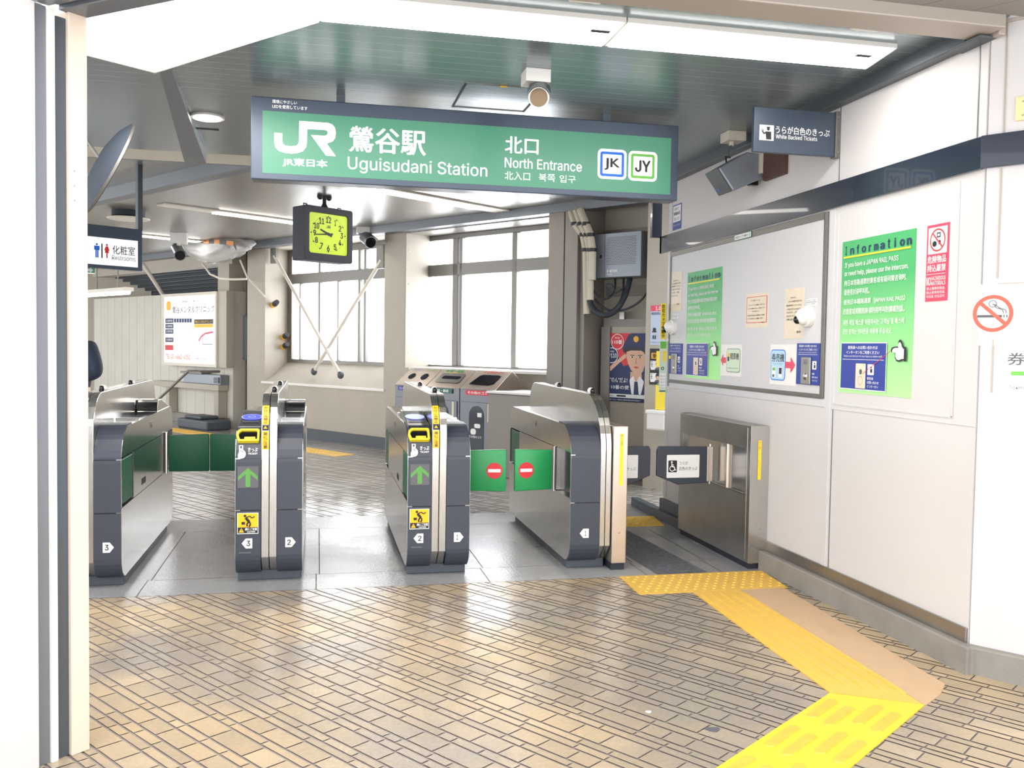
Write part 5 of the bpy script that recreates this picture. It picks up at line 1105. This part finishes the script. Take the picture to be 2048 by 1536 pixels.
# braces in the first window, with lamps on its reveal
for label, x0, y0, x1, y1, v0 in (('pale brace leaning across the first window, foot to the right', 549, 512, 681, 750, 8.22), ('pale brace leaning across the first window, foot to the left', 763, 520, 628, 743, 8.26)):
    a = pw(x0, y0, v0); c = pw(x1, y1, v0)
    o = tag(MB().tube([a, c], .028, 10).build('window_brace', 'offw', rz=WROT, smooth=True), label, 'brace'); MB().ball(c, .05, .05, .06).build('foot', 'beamd', o, smooth=True)
    MB().box(a[0]-.10, a[0]+.06, a[1]-.02, a[1]+.04, a[2]-.12, a[2]+.22).build('top_plate', 'alu', o, bevel=.01)
for k, (x, y) in enumerate(((541, 611), (565, 675), (566, 694))):
    a = pw(x, y, 8.3+.2*(k > 0)); s = -12.92
    o = tag(MB().tube([(s, a[1], a[2]), (s+.10, a[1]-.03, a[2]+.02)], .045, 10).build('cable_clamp', 'yellowd', rz=WROT, smooth=True), ('topmost', 'middle', 'lowest')[k]+' yellow and black clamp on the left reveal of the first window', 'clamp')
    MB().tube([(s+.10, a[1]-.03, a[2]+.02), (s+.2, a[1]-.05, a[2]+.05)], [.05, .04], 10).build('black_end', 'ink', o, smooth=True)

# ------------------------------------------------------------------ litter bins
def bin_(s0, s1, label, kind):
    v0, v1 = 7.5, 8.02; zf, zt = .95, 1.165
    o = tag(empty('litter_bin', W((s0+s1)/2, v0), WROT), label, 'bin', None); x0, x1 = -(s1-s0)/2+.004, (s1-s0)/2-.004; D = v1-v0
    MB().box(x0, x1, 0, D, .06, zf).build('body', 'bindoor', o, bevel=.004); bx('base', 'rubber', x0+.02, x1-.02, .02, D-.02, 0, .06, o)
    MB().prism([(-.012, zf), (.27, zt), (.29, zt), (D+.01, zf+.03), (D+.01, zf)], 'x', x0-.002, x1+.002).build('roof', 'steelw', o, bevel=.004)
    MB().box(x0+.03, x1-.03, -.012, 0, .09, .80).build('door', 'bindoor', o, bevel=.004)
    MB().prism(rrect(x0+.17, x1-.17, .14, .76, .12), 'y', -.016, -.011).build('door_window', 'blackg', o)
    MB().box(x1-.11, x1-.075, -.0155, -.012, .58, .79).build('label', 'paper', o)
    sl = math.atan2(zt-zf, .282); T = Matrix.Translation((0, -.012, zf)) @ Matrix.Rotation(sl, 4, 'X') @ Matrix.Translation((0, 0, .006)); L = .282/math.cos(sl)
    circ = lambda cx, cy, r: [(cx+r*math.cos(2*PI*i/20), cy+r*math.sin(2*PI*i/20)) for i in range(20)]
    if kind == 0:
        flat(o, 'opening', ['lens'], T, [('p', 0, circ(-.12, L*.52, .055)), ('p', 0, circ(.12, L*.52, .058))])
        flat(o, 'lettering', ['skyblue', 'lime'], T, [('t', 0, 'カン ビン', -.2, -.05, L*.84, L*.95), ('t', 1, 'ペットボトル', .04, .22, L*.84, L*.95)])
        fr_ = [('p', 0, [(-.22, .885), (-.03, .885), (-.03, .94), (-.22, .94)]), ('t', 2, 'カンビン', -.19, -.06, .897, .928), ('p', 1, [(.02, .885), (.22, .885), (.22, .94), (.02, .94)]), ('t', 2, 'ペットボトル', .04, .2, .897, .928)]
        mm = ['blue', 'greend', 'whitep']
    elif kind == 1:
        flat(o, 'opening', ['steel', 'lens'], T, [('p', 0, rrect(-.21, .21, L*.26, L*.76, .03)), ('p', 1, rrect(-.15, .17, L*.45, L*.62, .03))]); flat(o, 'lettering', ['green', 'yellow'], T, [('t', 0, '新聞・雑誌', -.18, .13, L*.82, L*.97), ('p', 1, [(-.17, L*.79), (.06, L*.79), (.06, L*.81), (-.17, L*.81)])])
        fr_ = [('p', 0, [(-.2, .885), (.18, .885), (.18, .94), (-.2, .94)]), ('t', 1, '新聞・雑誌', -.13, .12, .895, .93)]; mm = ['greend', 'whitep']
    else:
        flat(o, 'opening', ['lens'], T, [('p', 0, [(-.2, L*.24), (.12, L*.24), (.18, L*.32), (.2, L*.72), (.15, L*.76), (-.1, L*.76), (-.14, L*.7)])]); flat(o, 'lettering', ['red'], T, [('t', 0, 'その他のゴミ', -.13, .2, L*.84, L*.97)])
        fr_ = [('p', 0, [(-.18, .885), (.2, .885), (.2, .94), (-.18, .94)]), ('t', 1, 'その他のゴミ', -.15, .17, .895, .93)]; mm = ['red', 'whitep']
    flat(o, 'front_label', mm, Matrix.Translation((0, -.014, 0)) @ Matrix.Rotation(PI/2, 4, 'X'), fr_)
    if kind == 2:
        flat(o, 'clear_flap_print', ['whitep'], Matrix.Translation((0, -.017, 0)) @ Matrix.Rotation(PI/2, 4, 'X'), [('t', 0, 'その他のゴミ', -.12, .09, .38, .41), ('p', 0, rrect(-.03, .07, .50, .55, .02)), ('p', 0, rrect(-.09, .0, .42, .49, .03)), ('p', 0, rrect(.02, .09, .63, .68, .005))])
bin_(-8.87, -8.28, 'leftmost litter bin with two round holes, for cans and bottles', 0)
bin_(-8.275, -7.685, 'middle litter bin with a long slot, for newspapers', 1)
bin_(-7.68, -7.09, 'right litter bin with a wide opening and red labels', 2)
o = tag(bx('low_counter', 'taupe', -7.02, -6.0, 7.3, 7.9, 0, .93, bevel=.01, rz=WROT), 'dark low cabinet between the bins and the single ticket gate', 'cabinet'); bx('top', 'steelr', -7.04, -5.98, 7.28, 7.92, .93, .955, o, bevel=.004)

# ------------------------------------------------------------------ electric cabinet, conduits and cables
v = 8.06
a = pw(1179, 472, v); c = pw(1281, 552, v)
ec = tag(bx('electric_cabinet', 'steelg', a[0]+.03, c[0], v, 8.34, 2.235, 2.72, bevel=.006, rz=WROT), 'grey electric cabinet with a perforated cover on the recessed wall', 'cabinet')
MB().box(a[0]+.215, a[0]+.219, v-.001, v+.002, 2.24, 2.715).build('door_joint', 'ink', ec)
mb = MB(); nx, nz = 19, 18
for i in range(nx):
    for k in range(nz):
        x = a[0]+.25+.0205*i+(.01 if k % 2 else 0); z = 2.375+.0172*k; mb.add([(x-.006, v-.0012, z), (x, v-.0012, z-.006), (x+.006, v-.0012, z), (x, v-.0012, z+.006)], [(0, 1, 2, 3)])
hz = mb.build('perforation', 'ink', ec); hz['kind'] = 'stuff'
MB().ball((a[0]+.165, v, 2.47), .018, .012, .022).build('lock', 'ink', ec, smooth=True)
b = Board((0, 0, 0), 0, v); b.text('whitep', 'EF-METOSHI', a[0]+.25, a[0]+.39, 2.29, 2.32, .03, 'lettering'); b.text('whitep', '24-121', a[0]+.25, a[0]+.32, 2.262, 2.282, .03, 'lettering'); b.finish(ec)
for k, (xs, lab) in enumerate((((1142, 1150, 1166, 1172, 1174), 'outermost'), ((1152, 1162, 1174, 1180, 1180), 'second'), ((1160, 1172, 1181, 1185, 1184), 'third'))):
    ys = (428, 448, 470, 500, 628 if k == 0 else 600 if k == 1 else 560)
    pts = [pw(x, y, 8.02-.03*k) for x, y in zip(xs, ys)]; pts[0] = (pts[0][0], pts[0][1], 3.0)
    o = tag(MB().tube(pts, .042, 10).build('conduit', 'pipe', rz=WROT, smooth=True), lab+' ivory conduit bending down from the beam beside the electric cabinet', 'conduit', None)
    for i in (1, 2, 3): MB().tube([tuple(Vector(pts[i])+Vector((0, 0, -.02))), tuple(Vector(pts[i])+Vector((0, 0, .02)))], .047, 10).build('cable_tie', 'ink', o)
def wire(label, pts, r):
    q = [pw(*p) for p in pts]; s = []
    for i in range(len(q)-1):                     # Catmull-Rom
        p0, p1, p2, p3 = [Vector(q[max(0, min(len(q)-1, i+k))]) for k in (-1, 0, 1, 2)]
        for t in (0, .25, .5, .75): s.append(.5*((2*p1)+(p2-p0)*t+(2*p0-5*p1+4*p2-p3)*t*t+(3*p1-p0-3*p2+p3)*t**3))
    s.append(Vector(q[-1])); tag(MB().tube(s, r, 8).build('cable', 'rubber', rz=WROT, smooth=True), label, 'cable')
wire('thick black cable bundle looping under the electric cabinet from the conduit', [(1178, 590, 8.0), (1182, 610, 8.0), (1196, 626, 8.0), (1214, 630, 8.0), (1232, 620, 8.04), (1246, 600, 8.1), (1254, 580, 8.15), (1260, 556, 8.2)], .032)
wire('upper black cable from the conduit curving up to the left of the cabinet bottom', [(1187, 580, 8.02), (1196, 592, 8.02), (1210, 598, 8.02), (1224, 590, 8.06), (1230, 575, 8.1), (1230, 556, 8.2)], .012)
wire('coiled thin black cable loop under the electric cabinet', [(1247, 575, 8.08), (1236, 584, 8.05), (1224, 586, 8.0), (1213, 578, 8.0), (1212, 570, 8.0), (1221, 568, 8.0), (1228, 576, 8.0), (1222, 589, 8.0), (1214, 590, 8.03)], .008)
wire('black cable hanging between the bundle and the middle of the cabinet', [(1190, 598, 8.04), (1202, 612, 8.04), (1222, 621, 8.05), (1238, 606, 8.1), (1246, 585, 8.15), (1247, 556, 8.2)], .013)
wire('black cable swinging right to the pilaster below the cabinet', [(1222, 621, 8.05), (1246, 620, 8.06), (1270, 610, 8.1), (1288, 594, 8.1), (1298, 576, 8.15)], .012)
# police poster
b0 = Board((0, 0, 0), WROT, 8.327); A = b0.px(1212, 666.5); B2 = b0.px(1296, 667.5); Cz = b0.px(1212, 801)
o = tag(bx('safety_poster', 'navyink', A[0], B2[0], 8.32, 8.328, Cz[1]-.0, A[1], rz=WROT), 'navy and red police poster of a saluting officer below the electric cabinet', 'poster')
b = Board((0, 0, 0), 0, 8.32); x0, x1, z0, z1 = A[0], B2[0], Cz[1], A[1]; X = lambda f: x0+(x1-x0)*f; Z = lambda f: z1-(z1-z0)*f
P = lambda *q: [(X(x), Z(y)) for x, y in q]
b.poly('red', P((0, 0), (.62, 0), (.62, .45), (.45, .48)), 'print'); b.rect('whitep', X(0), X(1), Z(.945), Z(.89), 'print'); b.rect('ink', X(.3), X(.52), Z(.93), Z(.905), 'print')
b.poly('skin', P((.0, .62), (.02, .55), (.25, .42), (.46, .31), (.52, .30), (.50, .36), (.34, .44), (.14, .56)), 'print'); b.poly('whitep', P((0, .53), (.07, .58), (.03, .63), (0, .64)), 'print')
b.poly('ink', P((.48, .26), (.56, .18), (.95, .18), (1, .26), (1, .50), (.94, .42), (.58, .42)), 'print')
b.poly('skin', P((.62, .56), (.88, .56), (.90, .72), (.76, .80), (.62, .70)), 'print')
b.poly('skin', P((.52, .27), (.60, .24), (.9, .25), (.965, .32), (.96, .44), (.92, .54), (.85, .60), (.74, .60), (.63, .53), (.56, .44), (.52, .35)), 'print')
b.poly('navyink', P((.42, .22), (.5, .10), (.56, .02), (.72, .0), (1, .0), (1, .28), (.85, .23), (.6, .24), (.44, .27)), 'print'); b.poly('ink', P((.44, .235), (.62, .20), (.86, .205), (1, .25), (1, .30), (.86, .25), (.62, .25), (.46, .285)), 'print'); b.disc('yellowd', X(.74), Z(.085), (x1-x0)*.06, part='print')
for f in (.66, .84):
    b.rect('ink', X(f-.05), X(f+.05), Z(.325), Z(.315), 'print'); b.disc('whitep', X(f), Z(.345), (x1-x0)*.035, part='print', rz_=(z1-z0)*.009); b.disc('ink', X(f), Z(.345), (x1-x0)*.018, part='print')
b.line('brown', P((.755, .36), (.74, .43), (.775, .435)), .004, 'print'); b.poly('red', P((.69, .49), (.76, .48), (.83, .49), (.76, .51)), 'print')
b.poly('whitep', P((.55, .92*.95), (.62, .66), (.70, .62), (.76, .72), (.84, .62), (.93, .68), (1, .80), (1, .885), (.56, .885)), 'print'); b.poly('navyink', P((.72, .70), (.80, .70), (.83, .885), (.71, .885)), 'print')
b.poly('navyink', P((.45, .885), (.5, .74), (.60, .66), (.66, .885)), 'print'); b.poly('navyink', P((1, .72), (.95, .69), (.88, .885), (1, .885)), 'print')
for cx, cy, m_, t in ((.30, .125, 'red', '110番'), (.17, .325, 'navyink', '#9110')):
    b.disc('whitep', X(cx), Z(cy), (x1-x0)*.155, part='print'); b.disc(m_, X(cx), Z(cy), (x1-x0)*.142, part='print'); b.text('whitep', t, X(cx-.12), X(cx+.12), Z(cy+.035), Z(cy-.03), .02, 'print')
    b.text('whitep', '緊急' if m_ == 'red' else '相談', X(cx-.06), X(cx+.06), Z(cy-.045), Z(cy-.07), 0, 'print')
b.text('whitep', 'だ"のん"だよ!', X(.06), X(.56), Z(.72), Z(.65), .01, 'print'); b.text('whitep', '110番の使', X(.12), X(.60), Z(.82), Z(.76), .01, 'print'); b.text('inkg', '警察庁', X(.1), X(.25), Z(.93), Z(.91), 0, 'print'); b.text('whitep', '緊急でない相談は警察相談専用電話へ', X(.1), X(.9), Z(.985), Z(.965), 0, 'print'); b.finish(o)
# posters and holders on the pilaster
def pil(name, label, cat, x0, y0, x1, y1, m, v=7.945, th=.004):
    bq = Board((0, 0, 0), WROT, v); a = bq.px(x0, y0); c = bq.px(x1, y1)
    o = tag(bx(name, m, a[0], c[0], v, v+th, c[1], a[1], rz=WROT), label, cat); return o, Board((0, 0, 0), 0, v), (a[0], c[0], c[1], a[1])
o, b, (x0, x1, z0, z1) = pil('notice', 'pale blue health notice with a pink heading on the cream pilaster', 'notice', 1302, 611, 1330, 690, mat('pale_blue_paper', (186, 198, 222), .5))
b.rect('pink', x0, x1, z1-.06, z1, 'print'); b.text('whitep', '1.0m', x0+.06, x1-.02, z1-.05, z1-.01, .02, 'print'); b.text('navyink', '感染症対策のお願い', x0+.01, x1-.01, z1-.10, z1-.07, .01, 'print'); b.disc('ink', x0+.05, z0+.16, .02, part='print'); b.poly('ink', [(x0+.02, z0+.13), (x0+.08, z0+.13), (x0+.07, z0+.15), (x0+.03, z0+.15)], 'print'); b.rect('ink', x0+.03, x0+.045, z0+.06, z0+.10, 'print'); b.rect('ink', x0+.055, x0+.07, z0+.06, z0+.10, 'print'); b.text('inkg', 'ご協力ください', x0+.01, x1-.03, z0+.02, z0+.035, 0, 'print'); b.finish(o)
o, b, (x0, x1, z0, z1) = pil('wanted_poster', 'black poster with yellow heading and two portraits on the cream pilaster', 'poster', 1300, 697, 1326, 770, 'ink')
h = z1-z0; wd = x1-x0
b.rect('yellowd', x0+.02, x1-.01, z1-h*.28, z1-h*.12, 'print'); b.text('ink', '重要', x0+.03, x1-.02, z1-h*.265, z1-h*.135, .03, 'print')
for f in (.32, .66):
    b.rect('whitep', x0+.015, x1-.015, z1-h*(f+.27), z1-h*(f+.02), 'print'); cx = x0+wd*.66; cz = z1-h*(f+.14)
    b.disc('hair', cx, cz+.012, .034, part='print', rz_=.040); b.disc('skin', cx, cz, .025, part='print', rz_=.032); b.poly('inkg', [(cx-.05, z1-h*(f+.27)), (cx+.05, z1-h*(f+.27)), (cx+.03, cz-.025), (cx-.03, cz-.025)], 'print'); b.poly('hair', [(cx-.028, cz+.03), (cx+.028, cz+.03), (cx+.026, cz+.012), (cx-.026, cz+.014)], 'print')
    b.rect('whitep', x0+.012, x0+.05, z1-h*(f+.22), z1-h*(f+.02), 'print'); b.text('ink', '手配中', x0+.02, x0+.042, z1-h*(f+.2), z1-h*(f+.03), .02, 'print', True)
b.finish(o)
o, b, q = pil('yellow_flyer', 'tilted yellow flyer peeping out between the portrait poster and the leaflet strip', 'flyer', 1313, 702, 1330, 734, 'yellow', 7.90)
a = pw(1311, 770, 7.6); c = pw(1325, 820, 7.6)
o = tag(bx('yellow_box', 'yellow', a[0], a[0]+.16, 7.6, 7.72, c[2], a[2], rz=WROT, bevel=.003), 'narrow yellow leaflet box by the far wall end', 'box'); MB().prism([(7.6, a[2]), (7.72, a[2]), (7.72, a[2]+.06)], 'x', a[0], a[0]+.16).build('lid', 'steelg', o)
a = pw(1292, 820, 7.55); c = pw(1321, 862, 7.55)
o = tag(bx('plastic_box', 'white', a[0], c[0]+.05, 7.55, 7.75, c[2], a[2], rz=WROT, bevel=.02), 'white wall box below the yellow leaflet box', 'box'); bx('lid', 'whitep', a[0]-.008, c[0]+.055, 7.54, 7.75, a[2]-.035, a[2]+.005, o, bevel=.012)
bx('bracket', 'alu', a[0]+.05, a[0]+.1, 7.75, 7.951, c[2]+.02, a[2]-.05, o)

# ------------------------------------------------------------------ person half hidden behind the entrance pillar
PO = Vector((-2.30, 9.45, 0))
def skinned(name, nodes, edges, m, parent, sub=2):
    me = bpy.data.meshes.new(name); me.from_pydata([n[0] for n in nodes], edges, []); o = bpy.data.objects.new(name, me); C.objects.link(o)
    md = o.modifiers.new('s', 'SKIN'); sv = me.skin_vertices[0].data
    for i, n in enumerate(nodes): sv[i].radius = n[1] if isinstance(n[1], tuple) else (n[1], n[1])
    sv[0].use_root = True; o.modifiers.new('d', 'SUBSURF').levels = sub; o.modifiers['d'].render_levels = sub
    dg = bpy.context.evaluated_depsgraph_get(); m2 = bpy.data.meshes.new_from_object(o.evaluated_get(dg)); o.modifiers.clear(); o.data = m2; bpy.data.meshes.remove(me)
    m2.materials.clear(); m2.materials.append(M[m])
    for p in m2.polygons: p.use_smooth = True
    if parent: o.parent = parent
    return o
Jn = {'pel': ((0, 0, .92), (.14, .10)), 'wai': ((0, 0, 1.08), (.125, .09)), 'che': ((0, .01, 1.28), (.15, .10)), 'nk0': ((0, .0, 1.43), .06), 'nk1': ((0, -.01, 1.50), .05), 'hd0': ((0, -.02, 1.57), (.07, .08)), 'hd1': ((0, -.015, 1.66), (.075, .09)), 'hd2': ((0, -.01, 1.73), .05),
      'shR': ((.17, .01, 1.38), .06), 'elR': ((.235, .03, 1.13), .045), 'wrR': ((.10, -.20, 1.08), .03), 'shL': ((-.17, .01, 1.38), .06), 'elL': ((-.22, .02, 1.12), .045), 'wrL': ((-.06, -.20, 1.08), .03),
      'hiR': ((.09, 0, .86), .085), 'knR': ((.10, -.02, .48), .058), 'anR': ((.10, .02, .09), .04), 'hiL': ((-.09, 0, .86), .085), 'knL': ((-.10, .02, .48), .058), 'anL': ((-.10, .05, .09), .04)}
K = list(Jn); E_ = [('pel', 'wai'), ('wai', 'che'), ('che', 'nk0'), ('nk0', 'nk1'), ('nk1', 'hd0'), ('hd0', 'hd1'), ('hd1', 'hd2'), ('che', 'shR'), ('shR', 'elR'), ('elR', 'wrR'), ('che', 'shL'), ('shL', 'elL'), ('elL', 'wrL'), ('pel', 'hiR'), ('hiR', 'knR'), ('knR', 'anR'), ('pel', 'hiL'), ('hiL', 'knL'), ('knL', 'anL')]
pr = skinned('person', [Jn[k] for k in K], [(K.index(a), K.index(b_)) for a, b_ in E_], 'skin', None)
pr.location = PO; pr.rotation_euler = (0, 0, math.radians(-30)); tag(pr, 'person in a navy jacket holding a maroon bag, half hidden behind the entrance pillar', 'person')
up_ = ['pel', 'wai', 'che', 'nk0', 'shR', 'elR', 'wrR', 'shL', 'elL', 'wrL']; gw = lambda r, k: tuple(x+k for x in r) if isinstance(r, tuple) else r+k
jk = [(Jn[k][0], gw(Jn[k][1], .028 if k not in ('elR', 'elL', 'wrR', 'wrL') else .02 if k[:2] == 'wr' else .032)) for k in up_]; jk[up_.index('nk0')] = ((0, .01, 1.42), .075)
for k in ('wrR', 'wrL'): e0 = Vector(Jn['el'+k[2]][0]); jk[up_.index(k)] = (tuple(e0.lerp(Vector(Jn[k][0]), .85)), .048)
skinned('jacket', jk, [(up_.index(a), up_.index(b_)) for a, b_ in E_ if a in up_ and b_ in up_], 'jacket', pr)
lo_ = ['pel', 'hiR', 'knR', 'anR', 'hiL', 'knL', 'anL']; skinned('trousers', [(Jn[k][0], gw(Jn[k][1], .022)) for k in lo_], [(lo_.index(a), lo_.index(b_)) for a, b_ in E_ if a in lo_ and b_ in lo_], 'rubber', pr)
MB().ball((0, .012, 1.685), .088, .105, .085).ball((0, .05, 1.61), .078, .06, .09).build('hair', 'hair', pr, smooth=True)
fc = MB()
for s in (-1, 1): fc.ball((.032*s, -.098, 1.635), .013, .007, .008, 0); fc.ball((.032*s, -.104, 1.635), .006, .004, .006, 1)
fc.build('eyes', ['whitep', 'ink'], pr); MB().ball((0, -.112, 1.60), .013, .018, .02).build('nose', 'skin', pr, smooth=True); MB().ball((0, -.096, 1.565), .022, .008, .006).build('mouth', 'pink', pr, smooth=True)
for s in (-1, 1): MB().ball((.086*s, .0, 1.625), .01, .02, .03).build('ear', 'skin', pr, smooth=True)
for s, wk, ek in ((1, 'wrR', 'elR'), (-1, 'wrL', 'elL')):
    wv_ = Vector(Jn[wk][0]); dv = (wv_-Vector(Jn[ek][0])).normalized(); sd = dv.cross(Vector((0, 0, 1))).normalized(); hm = MB()
    hm.tube([tuple(wv_-dv*.01), tuple(wv_+dv*.04), tuple(wv_+dv*.08)], [.026, .034, .032], 8)
    for i, L in enumerate((.062, .072, .068, .052)):
        b0_ = wv_+dv*.075+sd*(.022-.015*i); hm.tube([tuple(b0_), tuple(b0_+dv*L*.5+Vector((0, 0, -.004))), tuple(b0_+dv*L*.8+Vector((0, 0, -.025))), tuple(b0_+dv*L*.75+Vector((0, 0, -.045)))], [.009, .009, .008, .006], 6)
    t0 = wv_+dv*.03+sd*.03*s*-1; hm.tube([tuple(t0), tuple(t0+dv*.03+sd*-.012*s), tuple(t0+dv*.055+sd*-.008*s+Vector((0, 0, -.02)))], [.011, .010, .008], 6); hm.build('hand', 'skin', pr, smooth=True)
for s in (-1, 1): MB().ball((.10*s, -.03, .045), .045, .12, .05).build('shoe', 'ink', pr, smooth=True)
Rz = Matrix.Rotation(math.radians(-30), 4, 'Z'); bp_ = PO+Rz @ Vector((.16, -.36, .90))
bg_ = MB().ball((0, 0, 0), .13, .07, .13, n=20).ball((.03, .0, -.06), .12, .075, .10, n=20).build('shoulder_bag', 'maroon', smooth=True); bg_.location = bp_; bg_.rotation_euler = (0, 0, math.radians(-30)); tag(bg_, 'maroon bag held in front of the person at the far left', 'bag')
MB().tube([(-.08, 0, .09), (-.04, .0, .17), (.03, 0, .17), (.08, 0, .09)], .008).build('handle', 'maroon', bg_, smooth=True)

# ------------------------------------------------------------------ small litter on the paving
for x, y, m_, l_ in ((1425, 1458, 'inkg', 'dark flattened gum spot on the tiles near the yellow blocks'), (1297, 1423, 'whitep', 'white scrap of paper on the tan tiles')):
    p = on_plane(x, y, Vector((0, 0, 1)), .002); n = 9; r = .03 if m_ == 'inkg' else .012
    o = tag(MB().prism([(p.x+r*(1+.3*math.sin(k*2.3))*math.cos(2*PI*k/n), p.y+r*.7*(1+.3*math.cos(k*1.7))*math.sin(2*PI*k/n)) for k in range(n)], 'z', .0, .003).build('gum_spot' if m_ == 'inkg' else 'paper_scrap', m_), l_, 'spot' if m_ == 'inkg' else 'scrap')

# ------------------------------------------------------------------ groups of like things
GROUPS = {'ticket_gate': 'ticket gates in a row', 'litter_bin': 'litter bins below the second window', 'conduit': 'ivory conduits beside the electric cabinet', 'cable': 'black cables under the electric cabinet', 'security_camera': 'bullet cameras',
          'dome_camera': 'dome cameras on the framed panel', 'information_poster': 'green Information posters', 'intercom': 'blue intercom boards', 'cable_clamp': 'clamps on the window reveal', 'window_brace': 'crossed braces in the first window',
          'hazard_tape': 'hazard tapes at the back left', 'hanging_cable': 'pale sagging cables', 'arrow_notice': 'notices with red arrows', 'label_strip': 'small camera labels'}
for o in bpy.data.objects:
    k = o.name.split('.')[0]
    if k in GROUPS and o.parent is None and 'label' in o: o['group'] = GROUPS[k]
